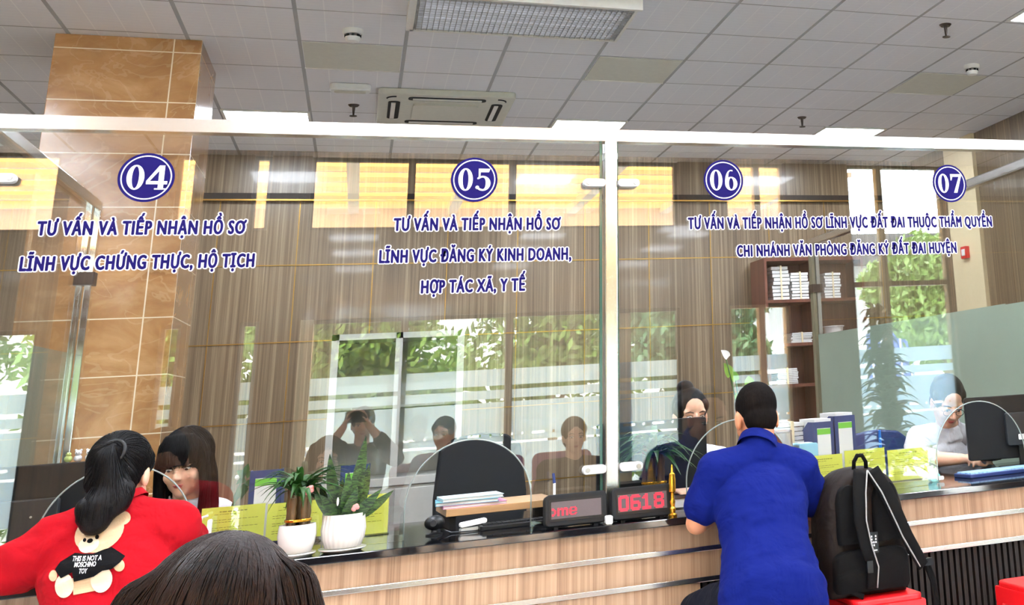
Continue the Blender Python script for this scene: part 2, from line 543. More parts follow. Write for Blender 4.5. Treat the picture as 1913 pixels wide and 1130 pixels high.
# gold inlay strips between the wall panels
g = MB()
for z in (0.62, 1.231, 1.845, 2.463): g.box((LW, BACK-0.006, z-0.004), (RW, BACK, z+0.004))
x = -1.109-0.595*5
while x < RW:
    if x > LW: g.box((x-0.0035, BACK-0.006, 0.1), (x+0.0035, BACK, 3.02))
    x += 0.594
structure(g.build('trim_1', M['gold']))
structure(MB().box((LW, BACK-0.05, 3.0), (RW, BACK, 3.055)).build('trim_2', M['dark_flute']))
structure(MB().box((LW, BACK-0.055, 2.992), (RW, BACK-0.02, 3.004)).build('trim_3', M['gold']))
# tiled pillar behind the counter
structure(MB().box((-1.683, 7.195, 0), (-0.952, 7.93, CEIL)).build('pillar', M['marble'], bevel=0.004))
# cream pilaster on the right wall
structure(MB().box((RW-0.04, 9.0, 0), (RW, 9.56, CEIL)).build('trim_4', M['cream']))
cp = thing('fire_call_point', (RW-0.04, 9.28, 2.2), 'small red fire call point on the cream pilaster of the right wall', 'alarm')
MB().rbox((RW-0.075, 9.22, 2.29), (RW-0.04, 9.33, 2.40), 0.01, axis='x').build('housing', M['red_plastic'], cp)
MB().box((RW-0.08, 9.245, 2.315), (RW-0.073, 9.305, 2.375)).build('push_plate', M['white_plastic'], cp)

# ------------------------------------------------------------------ window wall behind the photographer
fm = MB()
Y0, Y1 = FACADE-0.2, FACADE
def wallbox(x0, x1, z0, z1): fm.box((x0, Y0, z0), (x1, Y1, z1))
LOW, HEAD, TR0 = 0.12, 2.03, 2.78
wins = [(-3.6, -2.30), (-1.48, -1.33), (-0.91, -0.77), (-0.46, 2.80), (3.28, 3.90), (4.60, 5.72)]
xs = LW
for a, b in wins:
    wallbox(xs, a, 0, CEIL); wallbox(a, b, 0, LOW)
    if a < 4.5: wallbox(a, b, HEAD, TR0)
    xs = b
wallbox(xs, RH, 0, CEIL)
structure(fm.build('wall_front', M['facade']))
MULL = {3: (0.36, 1.24, 2.12), 0: (-2.95,), 5: (4.98,), 4: (3.62,)}
FR = {3: 'dark_flute', 4: 'cream', 5: 'alu_dark', 0: 'dark_flute', 1: 'alu_grey', 2: 'alu_grey'}
for i, (a, b) in enumerate(wins):
    w = bpy.data.objects.new('window_%d' % (i+1), None); COL.objects.link(w); w.location = ((a+b)/2, FACADE-0.1, 0); structure(w)
    fr = MB(); t = 0.03
    full = a > 4.5
    if full: fr.box((a, FACADE-0.13, 2.17), (b, FACADE-0.06, 2.22))
    for z0, z1 in (((LOW, CEIL),) if full else ((LOW, HEAD), (TR0, CEIL))):
        fr.box((a, FACADE-0.13, z0), (a+t, FACADE-0.06, z1)); fr.box((b-t, FACADE-0.13, z0), (b, FACADE-0.06, z1))
        fr.box((a, FACADE-0.13, z0), (b, FACADE-0.06, z0+t)); fr.box((a, FACADE-0.13, z1-t), (b, FACADE-0.06, z1))
        for mx in MULL.get(i, ()): fr.box((mx-0.03, FACADE-0.14, z0), (mx+0.03, FACADE-0.05, z1))
    structure(fr.build('window_frame', M[FR[i]], w))
    structure(MB().box((a, FACADE-0.10, LOW), (b, FACADE-0.095, HEAD)).box((a, FACADE-0.10, HEAD+0.001 if full else TR0), (b, FACADE-0.095, CEIL)).build('window_pane', M['clear'], w))
    fl = MB()
    for z0, z1 in ((1.415, 1.555), (1.305, 1.378), (1.015, 1.275), (0.945, 0.992), (0.60, 0.925)):
        fl.box((a+t, FACADE-0.094, z0), (b-t, FACADE-0.092, z1))
    for k in range(int((b-a)/0.09)):      # row of dashes under the band, as cut into the film
        if k % 3: fl.box((a+0.04+k*0.09, FACADE-0.094, 0.99), (a+0.11+k*0.09, FACADE-0.092, 1.015))
    structure(fl.build('window_film', M['film'], w))
    portal(a, b, LOW, HEAD); portal(a, b, TR0, CEIL)
# cream jambs beside the big window
structure(MB().box((-0.46, FACADE-0.2, 0), (-0.36, FACADE+0.02, HEAD)).box((2.2, FACADE-0.19, 0), (2.34, FACADE-0.1, HEAD)).build('trim_5', M['cream']))

# ------------------------------------------------------------------ outdoors, seen mirrored in the glass
M['paving'] = mat('pale_concrete_paving', (236, 238, 240), 0.8, var=0.1, nscale=3)
M['awning'] = film_mat('orange_awning_cloth', (238, 168, 90), 0.8)
M['awning_beam'] = mat('white_steel_beam', (236, 236, 236), 0.4)
M['foliage'] = leaf_mat('garden_leaves', (38, 66, 24), (116, 142, 70))
M['foliage2'] = leaf_mat('dark_tree_leaves', (30, 66, 44), (84, 124, 84))
M['bark'] = mat('tree_bark', (96, 84, 70), 0.9, bump=0.5)
structure(MB().box((-40, -60, -0.2), (40, FACADE-0.2, -0.02)).build('ground', M['paving']))
aw = thing('awning', (1.0, -4, 3.9), 'orange cloth awning on white beams outside the windows, mirrored in the glass', 'awning')
rows = []
for k in range(33):
    y = FACADE-0.3-k*0.13
    z = 3.72+0.012*k/4+(0.035 if k % 4 < 2 else 0)
    rows.append([V((x, y, z)) for x in (-5.5, 0, 5.5)])
m_ = MB().sheet(rows); m_.build('canopy', M['awning'], aw)
for bx in (-4.4, -2.2, -0.15, 1.0, 2.5, 3.75, 5.0):
    MB().box((bx-0.06, -5.75, 3.60), (bx+0.06, FACADE-0.2, 3.70)).build('beam', M['awning_beam'], aw)
for by in (-2.1, -2.7, -3.3, -3.9, -4.5, -5.1, -5.7):
    MB().box((-5.5, by-0.03, 3.66), (5.5, by+0.03, 3.715)).build('purlin', M['awning_beam'], aw)
MB().box((-5.5, -5.84, 3.40), (5.5, -5.78, 3.88)).build('fascia', M['awning_beam'], aw)
for bx in (-5.4, 5.4):
    MB().cone((bx, -5.6, 0), (bx, -5.6, 3.66), 0.05, 0.05, 12).build('post', M['awning_beam'], aw)
def leaf_cloud(mb, c, r, n, s, rnd):
    for _ in range(n):
        d = V((rnd.gauss(0, 1), rnd.gauss(0, 1), rnd.gauss(0, 1))).normalized()
        p = V(c)+V((d.x*r[0], d.y*r[1], d.z*r[2]))*(0.55+0.45*rnd.random())
        u = V((rnd.gauss(0, 1), rnd.gauss(0, 1), rnd.gauss(0, 1))).normalized(); w = u.orthogonal().normalized()
        l = s*(0.7+0.6*rnd.random())
        mb.add([p-u*l, p+w*l*0.4, p+u*l, p-w*l*0.4], [(0, 1, 2, 3)])
rnd = random.Random(3)
trees = [(-5.2, -9.4, 2.5, 1.35, 'foliage', 'leafy garden tree far left of the big window, mirrored in the glass'),
         (-2.6, -8.6, 2.3, 1.3, 'foliage', 'leafy garden tree left of the photographer, mirrored in the glass'),
         (0.05, -8.0, 2.25, 1.3, 'foliage', 'bright leafy tree left in the big window, mirrored in the glass'),
         (2.75, -9.0, 2.25, 1.3, 'foliage', 'yellowish leafy tree in the middle of the big window, mirrored in the glass'),
         (4.75, -7.6, 2.0, 0.95, 'foliage2', 'dense dark round tree at the right of the big window, mirrored in the glass'),
         (9.6, -9.0, 2.5, 1.1, 'foliage', 'leafy tree beside the white house, mirrored in the glass')]
for (tx, ty, th, tr, tm, lb) in trees:
    t = thing('garden_tree', (tx, ty, 0), lb, 'tree', 'trees outside the windows')
    MB().chain([(tx, ty, 0), (tx+0.05, ty, th*0.4), (tx-0.05, ty, th*0.8)], [0.08, 0.07, 0.04]).chain([(tx, ty, th*0.45), (tx+0.5, ty, th*0.8)], [0.04, 0.02]).build('trunk', M['bark'], t, True)
    mb = MB()
    for _ in range(22):
        c = (tx+rnd.uniform(-tr, tr)*0.75, ty+rnd.uniform(-tr, tr)*0.6, th+rnd.uniform(-1.0, 1.0)*tr*0.75)
        leaf_cloud(mb, c, (tr*0.5, tr*0.5, tr*0.42), 300, 0.10, rnd)
    mb.build('crown', M[tm], t)
hm = MB()
for k in range(40): leaf_cloud(hm, (-6+k*0.36, -4.6+rnd.uniform(-0.1, 0.1), 0.42), (0.3, 0.28, 0.40), 90, 0.06, rnd)
tag(hm.build('hedge', M['foliage']), 'low clipped hedge outside the windows, mirrored in the glass', 'hedge')
bl = thing('house', (10, -16, 0), 'white house wall with a dark roof across the yard, mirrored in the glass', 'building')
MB().box((4.5, -17, 0), (16, -16, 3.9)).build('wall', M['white_paint'], bl)
MB().prism([(4.2, 3.9), (16.3, 3.9), (15.3, 4.6), (5.2, 4.6)], -2.4, Matrix.Translation((0, -15.4, 0))).build('roof', M['grey_plastic'], bl)
for wx in (9.2, 11.2):
    wf = MB().box((wx, -16.02, 1.0), (wx+1.2, -15.97, 2.3)).build('window', M['blue_plastic'], bl)
    b_ = MB()
    for k in range(5): b_.box((wx+0.1+k*0.25, -15.98, 1.0), (wx+0.14+k*0.25, -15.94, 2.3))
    b_.build('bar', M['awning_beam'], wf)
bw = thing('boundary_wall', (-3, -13, 0), 'pale boundary wall behind the garden trees, mirrored in the glass', 'wall')
MB().box((-14, -13.2, 0), (4.4, -13, 3.0)).build('wall_face', M['white_paint'], bw)
MB().box((-14, -13.25, 3.0), (4.4, -12.95, 3.1)).build('coping', M['cream'], bw)

# ------------------------------------------------------------------ ceiling fittings
def light_panel(x0, x1, y0, y1, label, group='ceiling light panels'):
    t = thing('light_panel', ((x0+x1)/2, (y0+y1)/2, CEIL), label, 'ceiling light', group)
    f = MB(); w = 0.02; z0, z1 = CEIL-0.012, CEIL
    f.box((x0, y0, z0), (x1, y0+w, z1)).box((x0, y1-w, z0), (x1, y1, z1)).box((x0, y0+w, z0), (x0+w, y1-w, z1)).box((x1-w, y0+w, z0), (x1, y1-w, z1))
    f.build('frame', M['white_paint'], t)
    MB().box((x0+w, y0+w, CEIL-0.008), (x1-w, y1-w, CEIL-0.001)).build('diffuser', M['lamp'], t)
light_panel(-1.02, -0.43, 8.9, 9.5, 'lit white ceiling panel beside the marble pillar')
light_panel(1.36, 1.95, 8.9, 9.5, 'lit white ceiling panel behind the middle steel post')
light_panel(3.70, 4.30, 8.9, 9.5, 'lit white ceiling panel above counter 07 near the right wall')
light_panel(3.735, 4.33, 5.25, 5.85, 'lit white ceiling panel cut by the top right corner')
for x0 in (-2.7, -0.43, 1.95, 4.0):  # extra panels out of view, added to brighten the hall and staff side
    for y0 in (1.1, 3.1, 4.68):
        light_panel(x0, x0+0.6, y0, y0+0.6, 'added unseen ceiling panel lighting the hall and counter, above the frame')

tr = thing('louvred_light', (0.77, 6.2, CEIL), 'long ceiling light with a shiny louvre grille, fixed under the tiles', 'ceiling light')
x0, x1, y0, y1, z0 = 0.17, 1.36, 5.92, 6.52, CEIL-0.085
f = MB(); w = 0.018
f.box((x0-0.02, y0-0.03, z0), (x1+0.02, y0, CEIL)).box((x0, y1-w, z0), (x1, y1, CEIL)).box((x0-0.02, y0, z0), (x0+w, y1, CEIL)).box((x1-w, y0, z0), (x1, y1, CEIL))
f.build('housing', M['white_paint'], tr)
MB().box((x0+w, y0, CEIL-0.006), (x1-w, y1-w, CEIL)).build('reflector', M['white_paint'], tr)
lv = MB()
for k in range(1, 15): lv.box((x0+w, y0+k*0.04, z0+0.004), (x1-w, y0+k*0.04+0.004, z0+0.03))
for k in range(1, 40): lv.box((x0+k*0.03, y0+0.002, z0+0.004), (x0+k*0.03+0.003, y1-w, z0+0.03))
lv.build('louvre', M['alu'], tr)
for k in range(3): MB().cone((x0+0.05, y0+0.12+k*0.18, z0+0.05), (x1-0.05, y0+0.12+k*0.18, z0+0.05), 0.013, 0.013, 10).build('tube', M['tube'], tr)

ac = thing('air_conditioner', (0.49, 8.6, CEIL), 'square ceiling cassette air conditioner above counter 05', 'air conditioner')
x0, x1, y0, y1 = 0.03, 0.96, 8.12, 9.05
MB().rbox((x0, y0, CEIL-0.045), (x1, y1, CEIL), 0.03, axis='z').build('casing', M['cream_panel'], ac, bevel=0.008)
MB().rbox((x0+0.24, y0+0.24, CEIL-0.062), (x1-0.24, y1-0.24, CEIL-0.045), 0.03, axis='z').build('intake_grille', M['cream_panel'], ac)
for k, (ax, ay, bx, by) in enumerate(((x0+0.2, y0+0.07, x1-0.2, y0+0.15), (x0+0.2, y1-0.15, x1-0.2, y1-0.07), (x0+0.07, y0+0.2, x0+0.15, y1-0.2), (x1-0.15, y0+0.2, x1-0.07, y1-0.2))):
    sl = MB().rbox((ax, ay, CEIL-0.05), (bx, by, CEIL-0.0445), 0.03, axis='z').build('air_slot', M['black_matte'], ac)
    fl_ = MB()
    if k < 2: fl_.box((ax+0.03, ay+0.02, CEIL-0.056), (bx-0.03, by-0.03, CEIL-0.05))
    else: fl_.box((ax+0.02, ay+0.03, CEIL-0.056), (bx-0.03, by-0.03, CEIL-0.05))
    fl_.build('flap', M['white_paint'], sl)
for cx_, cy_ in ((x0+0.12, y0+0.12), (x1-0.12, y0+0.12)):
    MB().tube([(cx_+0.06*math.cos(a)*(1 if cx_ > 0.5 else -1), cy_-0.06*math.sin(a), CEIL-0.047) for a in [k*PI/16 for k in range(9)]], 0.006, 6).build('corner_slot', M['black_matte'], ac)

def smoke_detector(x, y, label):
    t = thing('smoke_detector', (x, y, CEIL), label, 'smoke detector', 'ceiling smoke detectors')
    MB().lathe((x, y, CEIL-0.03), [(0.052, 0), (0.058, 0.01), (0.058, 0.03)], 24).build('base', M['white_plastic'], t, 0.6)
    MB().lathe((x, y, CEIL-0.075), [(0.02, 0), (0.034, 0.004), (0.042, 0.02), (0.042, 0.03)], 24).build('sensor_head', M['white_plastic'], t, 0.6)
    b = MB()
    for k in range(8):
        a = 2*PI*k/8
        b.box((-0.007, 0.036, 0), (0.007, 0.046, 0.014), Matrix.Translation((x, y, CEIL-0.046)) @ Matrix.Rotation(a, 4, 'Z'))
    b.build('vent', M['black_matte'], t)
p = atz(660, 54, CEIL); smoke_detector(p.x, p.y+0.02, 'white smoke detector beside the blank panel left of the louvred light')
p = atz(1815, 122, CEIL); smoke_detector(p.x, p.y, 'white smoke detector at the right, below the sprinkler near the corner')
def sprinkler(px, py, label):
    p = atz(px, py, CEIL)
    t = thing('sprinkler', p, label, 'sprinkler', 'ceiling sprinklers')
    MB().lathe((p.x, p.y, CEIL-0.012), [(0.03, 0), (0.04, 0.012)], 20).build('escutcheon', M['dark_metal'], t)
    MB().cone((p.x, p.y, CEIL-0.075), (p.x, p.y, CEIL-0.01), 0.008, 0.012, 10).build('stem', M['dark_metal'], t)
    MB().lathe((p.x, p.y, CEIL-0.085), [(0.026, 0), (0.026, 0.004)], 16).build('deflector', M['dark_metal'], t)
sprinkler(661, 196, 'dark sprinkler head left of the air conditioner')
sprinkler(1766, 46, 'dark sprinkler head at the top right, above a smoke detector')
sprinkler(1498, 219, 'dark sprinkler head above the rail beside the right light panel')
p = atz(655, 158, CEIL)
em = thing('emergency_light', p, 'white oblong ceiling unit between the blank panel and the sprinkler', 'ceiling fitting')
MB().rbox((p.x-0.13, p.y-0.05, CEIL-0.05), (p.x+0.13, p.y+0.05, CEIL), 0.03, axis='z').build('housing', M['white_plastic'], em, bevel=0.01)
MB().rbox((p.x-0.10, p.y-0.03, CEIL-0.056), (p.x+0.10, p.y+0.03, CEIL-0.05), 0.02, axis='z').build('lens', M['cream_panel'], em)
def access_panel(x0, x1, y0, y1, label):
    t = thing('access_panel', ((x0+x1)/2, (y0+y1)/2, CEIL), label, 'ceiling panel', 'blank ceiling panels')
    MB().box((x0+0.015, y0+0.01, CEIL-0.006), (x1-0.015, y1-0.01, CEIL-0.001)).build('panel', M['cream_panel'], t)
    MB().box((x0+0.01, y1-0.02, CEIL-0.009), (x1-0.01, y1-0.005, CEIL-0.001)).build('lip', M['white_paint'], t)
access_panel(-0.43, 0.165, 7.1, 7.7, 'blank cream ceiling panel between the smoke detector and the white oblong unit')
access_panel(1.355, 1.95, 7.1, 7.7, 'blank cream ceiling panel to the right of the louvred light')
access_panel(3.735, 4.33, 7.1, 7.7, 'blank cream ceiling panel below the right smoke detector')

# ------------------------------------------------------------------ glass screen over the counter
RAILZ = (EYE+0.2205*GY, EYE+0.2312*GY)
POSTX = (-1.235, 0.929, 3.22)
sc_rail = MB().rbox((-3.4, GY-0.03, RAILZ[0]), (RW, GY+0.03, RAILZ[1]), 0.006).build('screen_rail', M['steel'])
tag(sc_rail, 'long polished steel rail along the top of the counter glass', 'rail')
for px_, lb in zip(POSTX, ('polished steel post at the left end of the glass, by counter 04', 'polished steel post between counters 05 and 06', 'polished steel post right of counter 07')):
    t = thing('screen_post', (px_, GY, ZC), lb, 'post', 'steel posts of the glass screen')
    MB().rbox((px_-0.026, GY-0.026, ZC), (px_+0.026, GY+0.026, RAILZ[0]), 0.005, axis='z').build('post', M['steel'], t)
    MB().rbox((px_-0.028, GY-0.028, RAILZ[0]-0.075), (px_+0.028, GY+0.028, RAILZ[0]-0.05), 0.005, axis='z').build('collar', M['alu_grey'], t)
    MB().box((px_-0.05, GY-0.05, ZC), (px_+0.05, GY+0.05, ZC+0.008)).build('base_plate', M['steel'], t, bevel=0.002)
    for zc_ in (EYE+0.182*GY, EYE-0.0585*GY):
        for s in (-1, 1):
            c = MB().rbox((px_+s*0.026 if s > 0 else px_-0.115, GY-0.045, zc_-0.016), (px_+0.115 if s > 0 else px_-0.026, GY-0.008, zc_+0.016), 0.014, 5).build('glass_clamp', M['white_plastic'], t, bevel=0.003)
            MB().cone((px_+s*0.098, GY-0.051, zc_), (px_+s*0.098, GY-0.044, zc_), 0.009, 0.009, 14).build('bolt', M['alu'], c)
HOLES = (-0.712, 0.406, 1.449, 2.562)
HR, HZ = 0.222, 0.925
def pane(x0, x1, label, holes):
    t = thing('glass_pane', ((x0+x1)/2, GY, ZC), label, 'glass', 'panes of the counter screen')
    poly = [(x0, ZC+0.001)]; edges = []
    for h in holes:
        e = [(h-HR, ZC+0.001)]+[(h-HR*math.cos(k*PI/32), HZ+HR*math.sin(k*PI/32)) for k in range(33)]+[(h+HR, ZC+0.001)]
        poly += e; edges.append(e)
    poly += [(x1, ZC+0.001), (x1, RAILZ[0]-0.001), (x0, RAILZ[0]-0.001)]
    MB().prism(poly, 0.010, Matrix.Translation((0, GY-0.005, 0))).build('pane', M['glass'], t)
    for e in edges: MB().tube([(x, GY, z) for x, z in e], 0.0026, 8).build('cutout_edge', M['polished_edge'], t, True)
    MB().box((x0-0.004, GY-0.006, ZC), (x0, GY+0.006, RAILZ[0])).build('edge', M['glass_edge'], t)
    MB().box((x1, GY-0.006, ZC), (x1+0.010, GY+0.006, RAILZ[0])).build('edge', M['glass_edge'], t)
pane(-3.3, -1.30, 'clear glass pane beyond the left post', ())
pane(-1.20, 0.885, 'large clear glass pane with two arched openings, carrying signs 04 and 05', HOLES[:2])
pane(0.962, 3.185, 'large clear glass pane with two arched openings, carrying signs 06 and 07', HOLES[2:])
pane(3.26, RW-0.02, 'clear glass pane beyond the right post', ())
def return_screen(X, Yend, label):
    t = thing('return_screen', (X, (GY+Yend)/2, 0), label, 'glass partition', 'glass partitions behind the counter')
    y0 = GY+0.04
    MB().rbox((X-0.03, y0, RAILZ[0]), (X+0.03, Yend+0.03, RAILZ[1]), 0.006).build('top_rail', M['steel'], t)
    MB().rbox((X-0.03, Yend-0.03, 0), (X+0.0, Yend+0.03, RAILZ[0]), 0.004, axis='z').build('end_post', M['steel_mirror' if X < 0 else 'alu_dark'], t)
    MB().rbox((X+0.006, Yend-0.03, 0), (X+0.036, Yend+0.03, RAILZ[0]), 0.004, axis='z').build('end_post', M['steel_mirror' if X < 0 else 'alu_grey'], t)
    MB().box((X-0.006, 5.35, 0.02), (X+0.004, Yend-0.036, RAILZ[0]-0.001)).box((X-0.006, y0, ZC+0.001), (X+0.006, 5.35, RAILZ[0])).build('pane', M['glass'], t)
    MB().box((X-0.009, 5.35, 0.02), (X-0.007, Yend-0.04, 1.615)).box((X-0.009, y0, ZC+0.001), (X-0.007, 5.35, 1.61)).build('frosted_film', M['film_grey'], t)
    c = MB().rbox((X-0.04, Yend-0.05, 1.93), (X+0.045, Yend+0.04, 1.99), 0.01, axis='z').build('glass_clamp', M['dark_metal'], t)
return_screen(-1.235, 6.4, 'glass side partition with grey film and bright steel end post, at the far left')
return_screen(3.22, 8.15, 'glass side partition with grey-green film and shade-toned olive end post, behind counter 07')

# ------------------------------------------------------------------ the counter
YF = 4.38
ct = thing('service_counter', (1.0, 4.8, 0), 'long service counter faced in oak laminate with silver strips and a black granite top', 'counter')
MB().box((-3.4, YF, ZC-0.026), (RW-0.01, 5.28, ZC)).build('granite_top', M['granite'], ct, bevel=0.003)
XS = 1.22
fz = MB().box((-3.4, YF+0.03, 0.598), (RW-0.01, YF+0.06, ZC-0.026))
fz.box((-3.4, YF+0.03, 0.02), (XS, YF+0.06, 0.598))
fz.build('front_panel', M['counter_wood'], ct)
MB().box((-3.4, YF+0.06, 0), (RW-0.01, YF+0.10, ZC-0.026)).box((-3.4, YF+0.10, 0), (-3.36, 5.2, ZC-0.026)).box((RW-0.05, YF+0.1, 0), (RW-0.01, 5.2, ZC-0.026)).build('carcass', M['dark_flute'], ct)
for z in (0.703, 0.598):
    MB().box((-3.4, YF+0.022, z-0.009), (RW-0.01, YF+0.032, z+0.009)).build('silver_strip', M['steel'], ct, bevel=0.002)
MB().box((-3.4, YF+0.022, 0.42), (XS, YF+0.032, 0.436)).build('silver_strip', M['steel'], ct)
fl = MB(); x = XS+0.01
while x < RW-0.05:
    fl.box((x, YF+0.035, 0.02), (x+0.017, YF+0.06, 0.589)); x += 0.028
fl.build('fluted_panel', M['dark_flute'], ct)
MB().box((-3.4, 5.24, 0.0), (-3.36, 5.28, ZC-0.026)).box((RW-0.05, 5.2, 0.0), (RW-0.01, 5.28, ZC-0.026)).box((-1.26, 5.22, 0.0), (-1.22, 5.28, ZC-0.026)).box((3.20, 5.22, 0.0), (3.24, 5.28, ZC-0.026)).build('rear_leg', M['dark_flute'], ct)

# ------------------------------------------------------------------ vinyl signs on the glass
M['navy'] = mat('navy_blue_vinyl', (14, 5, 74), 0.6, 0, 0.1)
M['white_vinyl'] = mat('white_vinyl', (246, 244, 250), 0.45)
ARC = lambda rx, ry, a0, a1, n, cx=0, cy=0: [(cx+rx*math.cos(a0+(a1-a0)*k/n), cy+ry*math.sin(a0+(a1-a0)*k/n)) for k in range(n+1)]
def digit(mb, ch, M_):
    n0 = [0]
    def lift():
        n0[0] += 1; return M_ @ Matrix.Translation((0, -.0025*n0[0], 0))
    def ring(cx, cy, rx, ry, ix, iy): mb.strip(ARC(rx, ry, 0, 2*PI, 40, cx, cy)[:-1], ARC(ix, iy, 0, 2*PI, 40, cx, cy)[:-1], 0.02, lift(), True)
    if ch == '0': ring(0, 0, .31, .51, .125, .45)
    if ch == '4':
        mb.prism([(.06, .5), (.25, .5), (.25, -.5), (.06, -.5)], .02, lift())
        mb.prism([(-.37, -.28), (.38, -.28), (.38, -.15), (-.37, -.15)], .02, lift())
        mb.prism([(.06, .5), (.06, .28), (-.25, -.15), (-.37, -.15)], .02, lift())
        mb.prism([(-.06, -.5), (.36, -.5), (.36, -.45), (-.06, -.45)], .02, lift())
    if ch == '5':
        mb.prism([(-.2, .5), (.30, .5), (.24, .34), (-.2, .34)], .02, lift())
        mb.prism([(-.2, .5), (-.2, .02), (-.14, .06), (-.10, .5)], .02, lift())
        n = 36; a0, a1 = math.radians(135), math.radians(-150)
        mb.strip(ARC(.34, .34, a0, a1, n, -.02, -.17), [((-.02)+(.34-.19*math.sin(PI*k/n)**.6-.02)*math.cos(a0+(a1-a0)*k/n), -.17+(.34-.075)*math.sin(a0+(a1-a0)*k/n)) for k in range(n+1)], .02, lift())
        mb.ell((M_ @ V((-.25, .01, -.36))), .085*M_.median_scale, None, 12, 8)
    if ch == '6':
        ring(0, -.17, .31, .335, .12, .28)
        n = 24; a0, a1 = math.radians(190), math.radians(75)
        mb.strip(ARC(.31, .60, a0, a1, n, .0, -.09), [(.0+(.31-.19*(1-k/n)**.7)*math.cos(a0+(a1-a0)*k/n), -.09+(.60-.05)*math.sin(a0+(a1-a0)*k/n)) for k in range(n+1)], .02, lift())
    if ch == '7':
        mb.prism([(-.32, .5), (.33, .5), (.33, .36), (-.32, .36)], .02, lift())
        mb.prism([(.33, .40), (.02, -.5), (-.17, -.5), (.19, .36)], .02, lift())
        mb.prism([(-.32, .5), (-.32, .16), (-.27, .16), (-.2, .37)], .02, lift())
GF = GY-0.0055      # front face of the glass
R_ = 0.0888
for (px_, py_), num in (((274, 332), '04'), ((886, 336), '05'), ((1351, 337), '06'), ((1773, 343), '07')):
    p = at(px_, py_, GY)
    t = thing('number_sign', (p.x, GF, p.z), 'round navy sign with a white ring and the number %s, stuck on the glass' % num, 'sign', 'counter number signs')
    T = Matrix.Translation((p.x, GF, p.z))
    MB().prism(ARC(R_, R_, 0, 2*PI, 64)[:-1], -0.0008, T).build('disc', M['navy'], t)
    MB().strip(ARC(R_*.90, R_*.90, 0, 2*PI, 64)[:-1], ARC(R_*.855, R_*.855, 0, 2*PI, 64)[:-1], -0.0014, T, True).build('ring', M['white_vinyl'], t)
    nb = MB()
    for k, c in enumerate(num): digit(nb, c, Matrix.Translation((p.x+(-.5+k)*0.067, GF-0.0026, p.z)) @ Matrix.Scale(0.088, 4))
    nb.build('number', M['white_vinyl'], t)

CAPH = bounds(text_mesh('H'))
CAP = CAPH[3]-CAPH[2]
def sign_line(txt, pxl, pxr, pyc, parent, cap=0.046):
    a = at(pxl, pyc, GY); b = at(pxr, pyc, GY); c = at((pxl+pxr)/2, pyc, GY)
    z0 = c.z-cap/2
    plain = txt.replace('Ơ', 'O').replace('Ợ', 'Ọ')
    me = text_mesh(plain, 0.0, 0.0, 1.16)
    x0, x1, _, _ = bounds(me); sx = (b.x-a.x-.006)/(x1-x0); sz = cap/CAP
    vs = [(v.co.x, v.co.y) for v in me.vertices]; fs = [tuple(p.vertices) for p in me.polygons]
    for i, ch in enumerate(txt):
        if ch in 'ƠỢ':          # the horn of the letter
            xr = bounds(text_mesh(plain[:i+1], 0.0, 0.0, 1.16))[1]; k = len(vs)
            vs += [(xr-.10, CAP*.90), (xr-.05, CAP*.80), (xr+.05, CAP*.88), (xr+.10, CAP*1.04), (xr+.035, CAP*1.06), (xr-.0, CAP*.97)]; fs.append((k, k+1, k+2, k+3, k+4, k+5))
    def stamp(name, r, n, y, m, par):
        # every letter stamped around a small circle: heavier strokes, accents kept
        mb = MB(); rings = [(0, 0)]+[(r*math.cos(2*PI*k/n), r*math.sin(2*PI*k/n)) for k in range(n)]
        for i, (dx, dz) in enumerate(rings):
            mb.add([V((a.x+.003+(vx-x0)*sx+dx, y-i*0.00002, z0+vy*sz+dz*.85)) for vx, vy in vs], fs)
        m2 = bpy.data.meshes.new(name); m2.from_pydata([tuple(p) for p in mb.v], [], mb.f)
        return link(name, m2, m, par)
    t = stamp('text_line', .0026, 10, GF-.0022, M['navy'], parent)
    stamp('white_outline', .0068, 14, GF-.0008, M['white_vinyl'], t)
def sign_block(lines, label):
    c = at((lines[0][1]+lines[0][2])/2, lines[0][3], GY)
    t = thing('vinyl_lettering', (c.x, GF, c.z), label, 'lettering', 'counter captions on the glass')
    for l in lines: sign_line(*l, t)
sign_block([('TƯ VẤN VÀ TIẾP NHẬN HỒ SƠ', 70, 459, 426), ('LĨNH VỰC CHỨNG THỰC, HỘ TỊCH', 38, 476, 490)], 'two navy lines with white outline about HỘ TỊCH, on the glass under 04')
sign_block([('TƯ VẤN VÀ TIẾP NHẬN HỒ SƠ', 735, 1046, 419), ('LĨNH VỰC ĐĂNG KÝ KINH DOANH,', 708, 1067, 477), ('HỢP TÁC XÃ, Y TẾ', 786, 981, 534)], 'three navy lines with white outline about KINH DOANH, on the glass under 05')
sign_block([('TƯ VẤN VÀ TIẾP NHẬN HỒ SƠ LĨNH VỰC ĐẤT ĐAI THUỘC THẨM QUYỀN', 1284, 1852, 416), ('CHI NHÁNH VĂN PHÒNG ĐĂNG KÝ ĐẤT ĐAI HUYỆN', 1375, 1786, 466)], 'two long navy lines about ĐẤT ĐAI, on the glass under 06 and 07')

